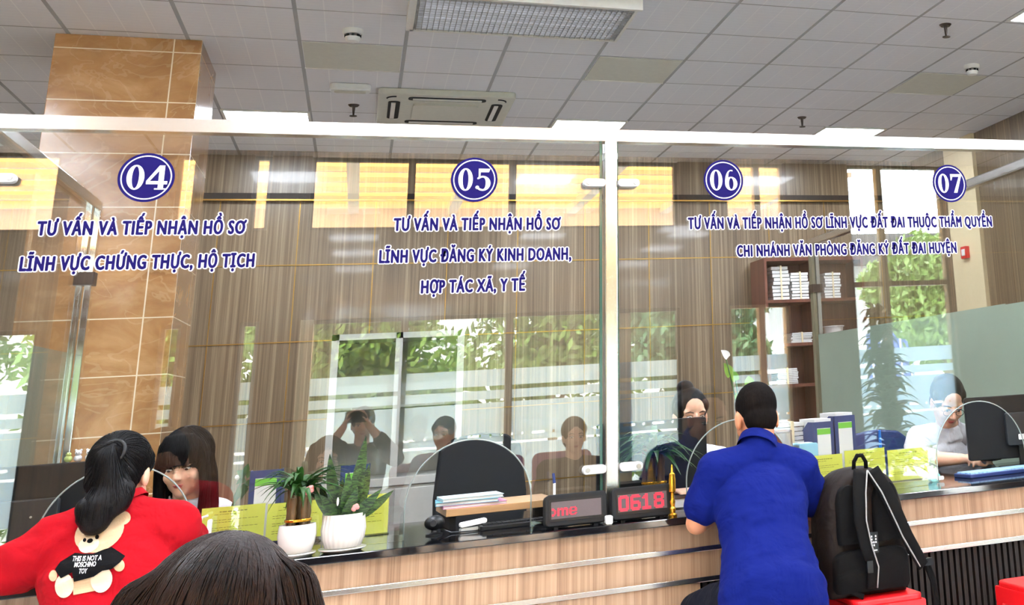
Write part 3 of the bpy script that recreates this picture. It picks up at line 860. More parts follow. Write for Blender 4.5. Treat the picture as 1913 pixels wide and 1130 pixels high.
# ------------------------------------------------------------------ things on the counter
M['yellow_paper'] = mat('yellow_green_paper', (238, 240, 104), 0.8, 0, 0.2, var=0.04)
M['print'] = mat('olive_print', (128, 130, 48), 0.8)
M['acrylic'] = glass_mat('clear_acrylic', 0.03, (0.99, 0.995, 0.99))
def notice(pxl, pxr, pyt, pyb, label, Y=4.92, seed=0):
    a, b = at(pxl, pyt, Y), at(pxr, pyt, Y); zt = (a.z+b.z)/2; zb = at((pxl+pxr)/2, pyb, Y).z
    t = thing('notice_stand', ((a.x+b.x)/2, Y, ZC), label, 'notice', 'yellow notices in acrylic stands')
    MB().box((a.x, Y, zb), (b.x, Y+0.0015, zt)).build('yellow_sheet', M['yellow_paper'], t)
    r = random.Random(seed); pm = MB(); w = b.x-a.x; h = zt-zb
    def row(z, x0, x1, hh=0.0016):
        x = x0
        while x < x1:
            l = min(r.uniform(0.006, 0.018), x1-x); pm.box((x, Y-0.0008, z), (x+l*0.85, Y, z+hh)); x += l+0.0015
    row(zt-0.018, a.x+w*.28, a.x+w*.72, 0.003); row(zt-0.026, a.x+w*.2, a.x+w*.55)
    z = zt-0.045
    while z > zb+0.02:
        row(z, a.x+w*.1, a.x+w*.9); row(z-0.008, a.x+w*.1, a.x+w*r.uniform(.5, .85)); z -= 0.026
    pm.build('printed_lines', M['print'], t)
    MB().box((a.x-0.004, Y-0.005, ZC), (b.x+0.004, Y-0.0025, zt+0.003)).box((a.x-0.004, Y+0.003, ZC), (b.x+0.004, Y+0.0055, zt+0.003)).box((a.x-0.004, Y-0.04, ZC), (b.x+0.004, Y+0.05, ZC+0.003)).build('acrylic_stand', M['acrylic'], t)
notice(378, 496, 945, 1006, 'yellow-green notice in clear stand behind the woman with dark brown hair', seed=1)
notice(501, 604, 937, 1006, 'yellow-green notice in clear stand behind the smooth white plant pot', seed=2)
notice(608, 727, 926, 1000, 'yellow-green notice in clear stand behind the snake plant', seed=3)
notice(1508, 1573, 850, 906, 'yellow-green notice in clear stand beside the right shoulder of the man in blue', seed=4)
notice(1577, 1652, 839, 900, 'yellow-green notice in clear stand directly behind the top of the backpack', seed=5)
notice(1657, 1733, 838, 896, 'yellow-green notice in clear stand in front of the woman at counter 07', seed=6)

M['porcelain'] = mat('white_glazed_porcelain', (238, 234, 228), 0.18, var=0.03, coat=0.3)
M['soil'] = mat('dark_potting_soil', (52, 40, 30), 0.95, bump=0.5)
M['bamboo_leaf'] = leaf_mat('bamboo_palm_leaf', (14, 46, 16), (56, 102, 38))
M['snake_leaf'] = leaf_mat('banded_snake_plant_leaf', (10, 32, 16), (66, 100, 42), 0.35, True, 0.05)
M['stem'] = mat('brown_green_cane', (86, 64, 34), 0.5, var=0.25, nscale=60)
M['pink'] = mat('pink_flower', (230, 140, 136), 0.6)
M['gold_foil'] = mat('gold_foil_band', (214, 160, 50), 0.25, 0.9)
def blade(mb, base, tip, w, bend=(0, 0, 0), fold=0.25, n=9, side=None, taper=0.6):
    """a leaf: spine from base to tip, bowed by bend, folded along its midrib"""
    base, tip, bend = V(base), V(tip), V(bend)
    d = (tip-base).normalized()
    sd = d.cross(V(side) if side else V((0.05, -1, 0.1))).normalized(); nn = sd.cross(d).normalized()
    rows = []
    for k in range(n+1):
        t = k/n
        p = base.lerp(tip, t)+bend*(4*t*(1-t))*0.5
        ww = w*(math.sin(PI*min(1, (t*(1-0.12)+0.12))**taper) if taper < 1 else (1-t**3)*(0.55+0.45*min(1, t*4)))*0.5+0.0006
        rows.append([p-sd*ww+nn*ww*fold, p, p+sd*ww+nn*ww*fold])
    mb.sheet(rows)
def pot(t, x, y, prof, seg=40, wob=None, saucer=0.07):
    h = prof[-1][1]; r = prof[-1][0]
    full = prof+[(r-0.006, h), (r-0.008, h-0.012)]
    MB().lathe((x, y, ZC+0.012), full, seg, None, wob).build('pot', M['porcelain'], t, 0.9)
    MB().lathe((x, y, ZC+0.012+h-0.014), [(r-0.007, 0), (0.001, 0.004)], 24).build('soil', M['soil'], t)
    MB().lathe((x, y, ZC), [(saucer*0.75, 0), (saucer, 0.010), (saucer, 0.014), (saucer-0.004, 0.014), (saucer*0.72, 0.007), (0.001, 0.007)], 40).build('saucer', M['porcelain'], t, 0.9)
def bamboo(t, x, y, z, rnd, s=1.0, nst=5, leaves=46, dirs=None, flower=True):
    for k in range(nst):
        a = 2*PI*k/nst+0.3; sx, sy = x+0.026*s*math.cos(a), y+0.022*s*math.sin(a); h = (0.085+0.02*(k % 3))*s
        pr = []
        for j in range(7): pr.append((0.0095*s*(1.12 if j % 2 else 0.95), z+h*j/6))
        MB().lathe((sx, sy, 0), pr, 12).build('cane', M['stem'], t, 0.8)
    MB().lathe((x, y, z+0.018), [(0.0375*s, 0), (0.0385*s, 0.002), (0.0385*s, 0.007), (0.0375*s, 0.009)], 20).build('gold_band', M['gold_foil'], t)
    lm = MB()
    for k in range(leaves):
        a = rnd.uniform(0, 2*PI); up = rnd.uniform(-0.055, 0.05)*s; L = rnd.uniform(0.06, 0.15)*s
        b = V((x+0.02*math.cos(a), y+0.02*math.sin(a), z+(0.085+rnd.uniform(0, 0.05))*s))
        e = b+V((math.cos(a)*L, math.sin(a)*L*0.8, up-0.01))
        blade(lm, b, e, 0.020*s, (0, 0, 0.045*s), 0.3, 6, side=(0, 0, 1))
    lm.build('leaves', M['bamboo_leaf'], t, True)
    if flower:
        fm_ = MB()
        c = V((x+0.028, y-0.035, z+0.105*s))
        for k in range(7): fm_.ell(c+V((0.008*math.cos(k), -0.004, 0.008*math.sin(k*1.3))), (0.008, 0.006, 0.008), None, 8, 6)
        fm_.build('pink_flower', M['pink'], t, True)
rnd = random.Random(11)
p = at(554, 1010, 4.44)
t = thing('potted_bamboo', (p.x, 4.44, ZC), 'leafy bamboo palm with stubby canes in the smooth white pot, left of the snake plant', 'plant')
pot(t, p.x, 4.44, [(0.038, 0), (0.048, 0.004), (0.056, 0.03), (0.060, 0.055), (0.058, 0.080), (0.056, 0.090)], 40, None, 0.062)
bamboo(t, p.x, 4.44, ZC+0.092, rnd, 1.1, leaves=60)
p = at(641, 1000, 4.46)
t = thing('potted_snake_plant', (p.x, 4.46, ZC), 'snake plant with tall banded leaves in the ribbed white pot on the counter', 'plant')
pot(t, p.x, 4.46, [(0.046, 0), (0.058, 0.004), (0.068, 0.03), (0.072, 0.06), (0.068, 0.09), (0.066, 0.108)], 96, lambda k, z: 1.0-0.03*(k % 4 in (0,)), 0.076)
S = lambda px_, py_, dy=0.0: at(px_, py_, 4.46+dy)
for (b, e, w, bend, dy) in (((652, 968), (684, 815), 0.046, (0.006, 0, 0), 0.01), ((634, 968), (616, 848), 0.042, (-0.012, 0, 0), 0.0), ((660, 968), (690, 868), 0.040, (0.012, 0, 0), 0.02),
                            ((645, 970), (652, 880), 0.040, (0.0, 0, 0), -0.02), ((628, 970), (588, 922), 0.042, (-0.01, 0, 0.02), -0.01), ((655, 970), (712, 912), 0.038, (0.0, 0, -0.005), -0.02),
                            ((662, 968), (736, 916), 0.036, (0.0, 0, -0.012), 0.01), ((640, 970), (668, 905), 0.036, (0.01, 0, 0), -0.03), ((625, 970), (597, 905), 0.030, (-0.01, 0, 0.0), 0.03), ((632, 970), (640, 895), 0.034, (0, 0, 0), 0.03)):
    mb = MB(); blade(mb, S(*b)+V((0, dy, 0)), S(*e)+V((0, dy*2, 0)), w, bend, 0.3, 10, taper=2)
    mb.build('leaf', M['snake_leaf'], t, True)
fm_ = MB(); c = S(664, 948, -0.05)
for k in range(6): fm_.ell(c+V((0.006*math.cos(k), 0, 0.006*math.sin(k*1.3))), (0.007, 0.005, 0.007), None, 8, 6)
fm_.build('pink_flower', M['pink'], t, True)
MB().ell(S(631, 937, -0.05), (0.004, 0.004, 0.014), None, 8, 6).build('white_tag', M['white_plastic'], t, True)
# plants on the staff side
p = at(1222, 900, 4.78)
t = thing('potted_bamboo', (p.x, 4.78, ZC), 'dark leafy bamboo plant behind the red 0618 number display', 'plant')
pot(t, p.x, 4.78, [(0.038, 0), (0.048, 0.004), (0.056, 0.04), (0.054, 0.078)], 40, None, 0.06)
bamboo(t, p.x, 4.78, ZC+0.08, rnd, 1.35, 5, 60, flower=False)
p = at(438, 930, 5.10)
t = thing('potted_lily', (p.x, 5.10, ZC), 'small dark plant with drooping leaves and a white bloom behind the leftmost notice', 'plant')
pot(t, p.x, 5.10, [(0.026, 0), (0.032, 0.004), (0.037, 0.04), (0.036, 0.07)], 32, None, 0.042)
MB().chain([(p.x, 5.10, ZC+0.07), (p.x, 5.10, ZC+0.17), (p.x+0.03, 5.10, ZC+0.25)], [0.005, 0.004, 0.003]).build('stem', M['bamboo_leaf'], t)
q = lambda px_, py_: at(px_-6, py_, 5.09)
lm = MB()
for (b, e, w) in (((466, 905), (437, 948), 0.024), ((462, 890), (448, 880), 0.026), ((464, 886), (470, 866), 0.022), ((466, 900), (485, 915), 0.022), ((465, 896), (447, 905), 0.024), ((466, 910), (455, 935), 0.022), ((466, 890), (480, 882), 0.02)):
    blade(lm, q(*b), q(*e), w, (0, 0, 0.01), 0.3, 6, side=(0, -1, 0.2))
lm.build('leaves', M['bamboo_leaf'], t, True)
MB().ell(q(449, 892), (0.008, 0.006, 0.010), None, 10, 8).build('white_bloom', M['white_plastic'], t, True)
p = at(1392, 790, 5.14)
t = thing('peace_lily', (p.x, 5.14, ZC), 'peace lily with a white bloom rising behind the head of the man in blue', 'plant')
pot(t, p.x, 5.14, [(0.045, 0), (0.055, 0.004), (0.066, 0.06), (0.068, 0.12)], 32, None, 0.07)
q = lambda px_, py_, dy=0: at(px_, py_, 5.14+dy)
st = MB(); lm = MB()
for (e, w) in (((1352, 678), 0.05), ((1398, 702), 0.05), ((1388, 728), 0.045), ((1372, 735), 0.04), ((1420, 760), 0.05), ((1365, 690), 0.04)):
    b = q(1390, 812); m2 = b.lerp(q(*e), 0.75)+V((0.01, 0, 0.02)); st.chain([b, m2], [0.004, 0.003]); blade(lm, m2, q(*e), w, (0, 0, 0.01), 0.25, 7, side=(0.1, -1, 0.4))
    b2 = m2
st.chain([q(1390, 812), q(1356, 668)], [0.004, 0.003])
st.build('stem', M['bamboo_leaf'], t, True); lm.build('leaves', leaf_mat('light_green_lily_leaf', (70, 120, 30), (150, 190, 70)), t, True)
mb = MB(); blade(mb, q(1360, 668), q(1347, 654), 0.035, (0, 0, 0.008), 0.3, 6, side=(0, -1, 0.2)); mb.build('white_bloom', M['white_plastic'], t, True)

# queue number displays
M['led_panel'] = mat('unlit_led_panel', (78, 68, 70), 0.6, var=0.25, nscale=500)
M['led_red'] = emit_mat('red_led_dots', (255, 44, 72), 0.95, (0.25, 0.01, 0.02))
FONT5 = {'0': ("0111110", "1111111", "1100011", "1100011", "1100011", "1100011", "1100011", "1100011", "1111111", "0111110"),
         '6': ("0111110", "1111111", "1100000", "1100000", "1111110", "1111111", "1100011", "1100011", "1111111", "0111110"),
         '1': ("0011000", "0111000", "1111000", "0011000", "0011000", "0011000", "0011000", "0011000", "1111110", "1111110"),
         '8': ("0111110", "1111111", "1100011", "1100011", "0111110", "1111111", "1100011", "1100011", "1111111", "0111110"),
         'o': ("0000", "0000", "0000", "1100", "1110", "0011", "0011", "0011", "1110", "1100"),
         'm': ("0000000000", "0000000000", "0000000000", "1101101110", "1111111111", "1100110011", "1100110011", "1100110011", "1100110011", "1100110011"),
         'e': ("0000000", "0000000", "0000000", "0111110", "1100011", "1100011", "1111111", "1100000", "1100011", "0111110")}
def display(pxl, pxr, pyt, pyb, text, label, Y=4.44, fill=1.0):
    a, b = at(pxl, (pyt+pyb)/2, Y), at(pxr, (pyt+pyb)/2, Y); xm = (pxl+pxr)/2
    zt, zb = at(xm, pyt, Y).z, at(xm, pyb, Y).z
    cx_, w, h = (a.x+b.x)/2, b.x-a.x, zt-zb
    t = thing('queue_display', (cx_, Y+0.03, ZC), label, 'display', 'red queue number displays')
    T = Matrix.Translation((cx_, Y, (zt+zb)/2)) @ Matrix.Rotation(math.radians(-8), 4, 'X')
    hs = MB().rbox((-w/2, 0, -h/2), (w/2, 0.05, h/2), 0.018, 5, T).build('housing', M['black_matte'], t, bevel=0.004)
    MB().rbox((-w/2+0.016, -0.002, -h/2+0.018), (w/2-0.016, 0.0, h/2-0.018), 0.006, 3, T).build('bezel', M['black'], t)
    MB().box((-w/2+0.022, -0.004, -h/2+0.026), (w/2-0.022, -0.001, h/2-0.026), T).build('led_panel', M['led_panel'], t)
    pw, ph = w-0.044, h-0.052; dm = MB()
    cols = sum(len(FONT5[c][0])+1 for c in text)
    s = min(pw*fill/cols, ph/10.6)
    sx = pw*0.96/cols if fill == 1.0 else s; sz = min(ph*0.92/10, s*1.6) if fill == 1.0 else s
    x = -pw/2+0.002
    for c in text:
        rows = FONT5[c]
        for r in range(10):
            for k, v in enumerate(rows[r]):
                if v == '1': dm.box((x+k*sx, -0.006, ph/2-(r+1)*sz-(ph-10*sz)/2), (x+(k+.9)*sx, -0.0035, ph/2-(r+.1)*sz-(ph-10*sz)/2), T)
        x += (len(rows[0])+1)*sx
    dm.build('lit_digits' if text[0] == '0' else 'lit_letters', M['led_red'], t)
    zf = (zt+zb)/2-h/2
    for s_ in (-1, 1): MB().box((cx_+s_*w*0.32-0.008, Y+0.0, ZC), (cx_+s_*w*0.32+0.008, Y+0.07, ZC+0.006)).box((cx_+s_*w*0.32-0.008, Y+0.02, ZC+0.006), (cx_+s_*w*0.32+0.008, Y+0.032, zf+0.02)).build('foot', M['black_matte'], t)
    MB().box((-0.03, 0.05, -0.025), (0.03, 0.062, 0.025), T).build('rear_cover', M['black'], t)
display(1018, 1134, 920, 980, 'ome', 'left queue display, showing part of a word in red letters', fill=0.52)
display(1143, 1256, 907, 967, '0618', 'right queue display, showing 0618 in red digits')
p = at(1138, 972, 4.40)
t = thing('power_plug', (p.x, 4.41, ZC), 'small white plug between the two red displays', 'plug')
MB().rbox((p.x-0.012, 4.40, ZC), (p.x+0.014, 4.425, ZC+0.03), 0.006).build('body', M['white_plastic'], t, bevel=0.002)
MB().tube([(p.x, 4.42, ZC+0.012), (p.x+0.01, 4.47, ZC+0.01), (p.x+0.03, 4.52, ZC+0.005)], 0.003, 6).build('cable', M['white_plastic'], t)
p = at(1256, 920, 4.43)
t = thing('gold_pen_stand', (p.x, 4.43, ZC), 'slender golden turned stand beside the 0618 display', 'ornament')
H = 0.185
MB().lathe((p.x, 4.43, ZC), [(0.016, 0), (0.017, 0.008), (0.010, 0.014), (0.012, 0.03), (0.008, 0.036), (0.011, 0.055), (0.007, 0.062), (0.006, 0.085)], 20).build('base', M['gold_foil'], t, 0.7)
MB().lathe((p.x, 4.43, ZC+0.085), [(0.008, 0), (0.013, 0.004), (0.013, 0.045), (0.011, 0.055), (0.011, 0.066), (0.005, 0.072), (0.003, 0.095), (0.001, 0.10)], 20).build('barrel', M['gold_foil'], t, 0.7)
p = at(1036, 908, 4.53)
t = thing('ballpoint_pen', (p.x, 4.53, ZC), 'white pen with a blue cap standing in a holder behind the left display', 'pen')
MB().cone((p.x, 4.53, ZC+0.03), (p.x, 4.535, ZC+0.155), 0.005, 0.005, 10).build('barrel', M['white_plastic'], t)
MB().cone((p.x, 4.535, ZC+0.15), (p.x-0.004, 4.536, ZC+0.185), 0.006, 0.005, 10).build('cap', M['blue_plastic'], t)
MB().cone((p.x, 4.53, ZC), (p.x, 4.53, ZC+0.035), 0.014, 0.009, 14).build('holder', M['black'], t)

# wooden riser with folders
MB_ = MB
Rz = Matrix.Translation((0.54, 4.93, 0)) @ Matrix.Rotation(math.radians(3), 4, 'Z')
t = thing('wooden_riser', (0.54, 4.93, ZC), 'light brown wooden desk riser behind the glass, left of the left display', 'riser')
MB().box((-0.21, -0.16, 0.872), (0.21, 0.16, 0.898), Rz).build('board', M['desk_wood'], t, bevel=0.002)
for s_ in (-1, 1): MB().box((s_*0.18-0.012, -0.12, ZC), (s_*0.18+0.012, 0.14, 0.872), Rz).build('foot', M['black_matte'], t)
M['paper'] = mat('white_paper', (232, 232, 230), 0.8, var=0.03)
def folder(z, h, rgb, name, label, x0, x1, ang, cover='cover'):
    T = Matrix.Translation((0.435, 4.86, z)) @ Matrix.Rotation(math.radians(ang), 4, 'Z')
    t = thing(name, (0.435, 4.86, z), label, 'folder', 'folders on the wooden riser')
    m = mat(name+'_'+cover, rgb, 0.5)
    MB().box((x0, -0.085, 0), (x1, 0.085, 0.0015), T).box((x0, -0.085, h-0.0015), (x1, 0.085, h), T).box((x0, -0.085, 0.0015), (x0+0.002, 0.085, h-0.0015), T).build('cover', m, t)
    MB().box((x0+0.003, -0.081, 0.0016), (x1-0.003, 0.081, h-0.0016), T).build('pages', M['paper'], t)
folder(0.8985, 0.011, (206, 140, 176), 'document_folder', 'pink folder at the bottom of the pile on the wooden riser', -0.11, 0.125, 2, 'pink')
folder(0.910, 0.013, (84, 148, 168), 'document_folder', 'teal folder in the middle of the pile on the wooden riser', -0.13, 0.10, -3, 'teal')
folder(0.9235, 0.012, (186, 210, 214), 'document_folder', 'pale grey-blue folder on top of the pile on the wooden riser', -0.115, 0.11, 4, 'pale')
p = at(885, 970, 4.70)
t = thing('white_stapler', (p.x, 4.72, ZC), 'small white stapler lying in front of the wooden riser', 'stapler')
Ts = Matrix.Translation((p.x, 4.70, ZC)) @ Matrix.Rotation(math.radians(12), 4, 'Z')
MB().rbox((-0.05, -0.012, 0), (0.05, 0.012, 0.012), 0.004, 3, Ts).build('base', M['alu_grey'], t)
MB().rbox((-0.05, -0.011, 0.018), (0.05, 0.011, 0.036), 0.008, 4, Ts @ Matrix.Rotation(math.radians(-5), 4, 'Y')).build('arm', M['white_plastic'], t, bevel=0.002)
MB().cone(Ts @ V((0.04, -0.01, 0.012)), Ts @ V((0.04, 0.01, 0.02)), 0.006, 0.006, 10).build('hinge', M['alu'], t)
p = at(812, 985, 4.66)
t = thing('webcam', (p.x, 4.68, ZC), 'small black round webcam on its foot at the edge of the glass', 'webcam')
MB().lathe((p.x, 4.68, ZC), [(0.03, 0), (0.03, 0.005), (0.012, 0.01), (0.008, 0.02)], 24).build('foot', M['black'], t, 0.7)
MB().ell((p.x, 4.68, ZC+0.042), (0.036, 0.028, 0.026), None, 20, 12).build('head', M['black'], t, True)
MB().cone((p.x-0.005, 4.652, ZC+0.043), (p.x-0.006, 4.648, ZC+0.043), 0.012, 0.011, 18).build('lens', M['grey_plastic'], t)
MB().tube([(p.x+0.02, 4.69, ZC+0.02), (p.x+0.06, 4.66, ZC+0.004), (p.x+0.14, 4.65, ZC+0.003), (p.x+0.20, 4.70, ZC+0.003), (p.x+0.3, 4.74, ZC+0.003)], 0.0025, 6).build('cable', M['black'], t)

# keyboards
def keyboard(cx_, cy_, ang, key, label, w=0.42, d=0.14):
    t = thing('keyboard', (cx_, cy_, ZC), label, 'keyboard', 'computer keyboards')
    T = Matrix.Translation((cx_, cy_, ZC)) @ Matrix.Rotation(math.radians(ang), 4, 'Z')
    MB().rbox((-w/2, -d/2, 0), (w/2, d/2, 0.016), 0.01, 3, T, 'z').build('body', M['blue_plastic'] if key == 'b' else M['black'], t, bevel=0.003)
    kb = MB()
    for r in range(5):
        n = 18
        for k in range(n):
            x0 = -w/2+0.012+k*(w-0.024)/n; y0 = -d/2+0.012+r*(d-0.024)/5
            if r == 0 and 4 <= k <= 8: continue
            kb.box((x0, y0, 0.016), (x0+(w-0.024)/n-0.003, y0+(d-0.024)/5-0.003, 0.022), T)
        if r == 0: kb.box((-w/2+0.012+4*(w-0.024)/n, -d/2+0.012, 0.016), (-w/2+0.012+9*(w-0.024)/n-0.003, -d/2+0.012+(d-0.024)/5-0.003, 0.022), T)
    ko = kb.build('keys', M['keys_b'] if key == 'b' else M['black_matte'], t); ko['kind'] = 'stuff'
M['keys_b'] = mat('pale_blue_keys', (150, 186, 236), 0.4, var=0.5, nscale=40)
keyboard(2.74, 4.76, 5, 'b', 'blue keyboard in front of the woman at counter 07')
keyboard(0.62, 4.69, 3, 'k', 'black keyboard lying under the front edge of the wooden riser', 0.34, 0.09)

# file boxes
M['file_blue'] = mat('navy_blue_card', (34, 56, 108), 0.5)
M['label_green'] = mat('green_label_band', (110, 186, 60), 0.6)
def file_box(x0, x1, zt, Y, label, papers=True):
    t = thing('file_box', ((x0+x1)/2, Y, ZC), label, 'file box', 'navy file boxes')
    d = 0.24; w = x1-x0
    def side(x): return MB().prism([(0, ZC), (d, ZC), (d, zt), (0.10, zt), (0, zt-0.0)], 0.003, Matrix.Translation((x+0.003, Y, 0)) @ Matrix.Rotation(PI/2, 4, 'Z'))
    b = MB()
    b.box((x0, Y, ZC), (x1, Y+0.004, zt)).box((x0, Y+d-0.004, ZC), (x1, Y+d, zt-0.08)).box((x0, Y+0.004, ZC), (x1, Y+d-0.004, ZC+0.004))
    for x in (x0, x1-0.003): b.add([V((x+k, Y+yy, zz)) for k in (0, 0.003) for yy, zz in ((0.004, ZC), (d-0.004, ZC), (d-0.004, zt-0.08), (0.07, zt), (0.004, zt))], [(0, 1, 2, 3, 4), (9, 8, 7, 6, 5)]+[(i, (i+1) % 5, 5+(i+1) % 5, 5+i) for i in range(5)])
    b.build('case', M['file_blue'], t)
    lw = w*0.66; xm = (x0+x1)/2
    l = MB().box((xm-lw/2, Y-0.0012, ZC+0.02), (xm+lw/2, Y, zt-0.028)).build('spine_label', M['paper'], t)
    MB().box((xm-lw/2, Y-0.002, zt-0.055), (xm+lw/2, Y-0.0012, zt-0.03)).build('green_band', M['label_green'], l)
    if papers: MB().box((x0+0.008, Y+0.008, ZC+0.005), (x1-0.008, Y+0.2, zt+0.012)).build('papers', M['paper'], t)
a, b = at(468, 880, 5.0), at(529, 876, 5.0); file_box(a.x, b.x, 1.082, 5.0, 'navy file box with white and green label behind the two left notices', False)
a, b = at(637, 868, 5.0), at(692, 868, 5.0); file_box(a.x, b.x, 1.075, 5.0, 'navy file box with green label behind the tall snake plant leaves', False)
a, b = at(1519, 785, 5.0), at(1557, 785, 5.0); file_box(a.x, b.x-0.002, 1.098, 5.0, 'navy file box with white label, left one of the pair by counter 07')
a, b = at(1558, 785, 5.0), at(1597, 785, 5.0); file_box(a.x+0.002, b.x, 1.118, 5.0, 'navy file box with white label, right one of the pair by counter 07')
a, b = at(1492, 840, 5.0), at(1527, 840, 5.0)
t = thing('tissue_box', ((a.x+b.x)/2, 5.06, ZC), 'light blue tissue box beside the navy file boxes', 'box')
MB().rbox((a.x, 4.99, ZC), (b.x, 5.11, at(1510, 828, 4.99).z), 0.008).build('carton', mat('light_blue_card', (146, 204, 228), 0.5), t, bevel=0.003)
MB().box((a.x+0.015, 5.02, at(1510, 828, 4.99).z), (b.x-0.015, 5.08, at(1510, 828, 4.99).z+0.002)).build('opening', M['paper'], t)
# stack of loose papers and a white document tray behind
def paper_stack(c, w, d, h, n, label, group, seed, dirn=0):
    r = random.Random(seed); t = thing('paper_stack', c, label, 'papers', group)
    mb = MB()
    for k in range(n):
        T = Matrix.Translation((c[0]+r.uniform(-.006, .006), c[1]+r.uniform(-.006, .006), c[2]+h*k/n)) @ Matrix.Rotation(r.uniform(-.06, .06), 4, 'Z')
        mb.box((-w/2, -d/2, 0), (w/2, d/2, h/n*0.8), T)
    mb.build('sheets', M['paper'], t)
    bd = MB().box((c[0]-0.008, c[1]-d/2-0.012, c[2]), (c[0]+0.008, c[1]-d/2-0.009, c[2]+h+0.003)).box((c[0]-0.008, c[1]-d/2-0.012, c[2]+h+0.001), (c[0]+0.008, c[1]+d/2+0.01, c[2]+h+0.004))
    bd.build('string', M['cream'], t)
p = at(1470, 800, 5.2); paper_stack((p.x, 5.20, ZC), 0.12, 0.13, 0.28, 14, 'tall stack of white papers behind the light blue tissue box', 'stacks of documents', 5)
p = at(1455, 830, 5.0)
t = thing('wicker_basket', (p.x, 5.0, ZC), 'dark brown woven basket partly behind the right shoulder of the man in blue', 'basket')
zt = at(1462, 806, 5.0).z
MB().lathe((p.x, 5.0, ZC), [(0.05, 0), (0.062, 0.04), (0.066, 0.10), (0.058, zt-ZC), (0.053, zt-ZC), (0.058, 0.10), (0.045, 0.01)], 60, None, lambda k, z: 1+0.02*math.sin(k*PI/2+z*160)).build('weave', M['red_wood'], t, 0.8)
MB().tube([(p.x+0.056*math.cos(a), 5.0+0.056*math.sin(a), zt) for a in [k*2*PI/24 for k in range(24)]], 0.006, 8, True).build('rim', M['red_wood'], t, True)
# blue pen stand
p = at(1645, 820, 4.95)
t = thing('pen_stand', (p.x, 4.96, ZC), 'bright blue pen on a stand behind the middle right notice', 'pen')
MB().lathe((p.x, 4.96, ZC), [(0.03, 0), (0.03, 0.006), (0.008, 0.012), (0.006, 0.06)], 20).build('base', M['black'], t, 0.7)
MB().cone((p.x, 4.96, ZC+0.05), (p.x, 4.955, at(1645, 803, 4.96).z), 0.009, 0.006, 12).build('pen', mat('bright_blue_plastic', (30, 110, 200), 0.35), t)
p = at(1746, 893, 4.72)
t = thing('correction_tape', (p.x, 4.72, ZC), 'small turquoise and white gadget beside the rightmost notice', 'stationery')
MB().rbox((p.x-0.03, 4.70, ZC), (p.x+0.02, 4.73, ZC+0.035), 0.014, 5).build('shell', mat('turquoise_plastic', (110, 200, 196), 0.4), t, bevel=0.003)
MB().rbox((p.x-0.002, 4.695, ZC+0.006), (p.x+0.034, 4.70, ZC+0.022), 0.006, 4).build('nose', M['white_plastic'], t)

# monitors seen from behind
def monitor(cx_, cy_, w, z0, z1, ang, label, housing=True, sticker=False, hx=0.0):
    t = thing('monitor', (cx_, cy_, ZC), label, 'monitor', 'computer monitors')
    T = Matrix.Translation((cx_, cy_, 0)) @ Matrix.Rotation(math.radians(ang), 4, 'Z')
    MB().rbox((-w/2, 0, z0), (w/2, 0.028, z1), 0.012, 4, T).build('back_shell', M['black_matte'], t, bevel=0.004)
    MB().box((-w/2+0.012, 0.028, z0+0.012), (w/2-0.012, 0.030, z1-0.012), T).build('screen', M['black'], t)
    zh0, zh1 = z0+(z1-z0)*0.10, z0+(z1-z0)*(0.62 if housing else 0.72)
    if housing:
        h = MB().rbox((hx-w*0.33, -0.03, zh0), (hx+w*0.33, 0, zh1), 0.012, 4, T).build('rear_housing', M['grey_plastic'], t, bevel=0.004)
    else:
        h = MB().rbox((hx-0.085, -0.035, zh0+0.03), (hx+0.085, 0, zh1), 0.012, 4, T).build('rear_housing', M['grey_plastic'], t, bevel=0.004)
    for s_ in (-1, 1): MB().cone(T @ V((hx+s_*0.06, -0.0315, (zh0+zh1)/2+0.02)), T @ V((hx+s_*0.06, -0.030, (zh0+zh1)/2+0.02)), 0.004, 0.004, 10).build('screw', M['alu'], h)
    if sticker: MB().rbox((hx-0.03, -0.0365, zh0+0.055), (hx+0.02, -0.035, zh0+0.08), 0.004, 3, T).build('white_sticker', M['white_plastic'], h)
    MB().box((hx-0.03, -0.028, ZC+0.01), (hx+0.03, -0.005, zh0+0.05), T).build('neck', M['black'], t)
    MB().rbox((hx-0.12, -0.11, ZC), (hx+0.12, 0.08, ZC+0.012), 0.03, 5, T, 'z').build('foot', M['black'], t, bevel=0.003)
monitor(-1.02, 4.96, 0.42, 0.865, 1.162, 0, 'large black monitor back at the far left, small toys along its top', hx=-0.06)
monitor(1.195, 5.02, 0.48, 0.872, 1.158, 0, 'black monitor hiding the lower face of the woman behind the man in blue', housing=False)
monitor(2.935, 4.93, 0.46, 0.868, 1.155, -16, 'black monitor with a white sticker on its back at the right edge', False, True, 0.04)
# toys along the top of the left monitor
def toy(px_, rgb, label, kind):
    p = at(px_, 860, 4.975); z = 1.1625
    t = thing('toy_figure', (p.x, 4.975, z), label, 'toy', 'tiny toys on the left monitor')
    m = mat('toy_'+kind, rgb, 0.4)
    MB().ell((p.x, 4.975, z+0.012), (0.013, 0.011, 0.012), None, 14, 10).build('body', m, t, True)
    if kind != 'green':
        h = MB().ell((p.x, 4.973, z+0.030), (0.011, 0.010, 0.010), None, 14, 10).build('head', m, t, True)
        for s_ in (-1, 1): MB().ell((p.x+s_*0.008, 4.973, z+0.039), 0.004, None, 8, 6).build('ear', m, h, True)
    else:
        h = MB().ell((p.x, 4.973, z+0.027), (0.009, 0.009, 0.007), None, 14, 10).build('head', m, t, True)
    for s_ in (-1, 1): MB().ell((p.x+s_*0.004, 4.963, z+0.030), 0.0016, None, 6, 5).build('eye', M['black'], h, True)
toy(127, (196, 214, 128), 'tiny light green toy at the left on the monitor top', 'green')
toy(145, (236, 232, 236), 'tiny white toy beside the green one on the monitor top', 'white')
toy(166, (246, 246, 244), 'tiny white snowman-like toy third along the monitor top', 'snow')
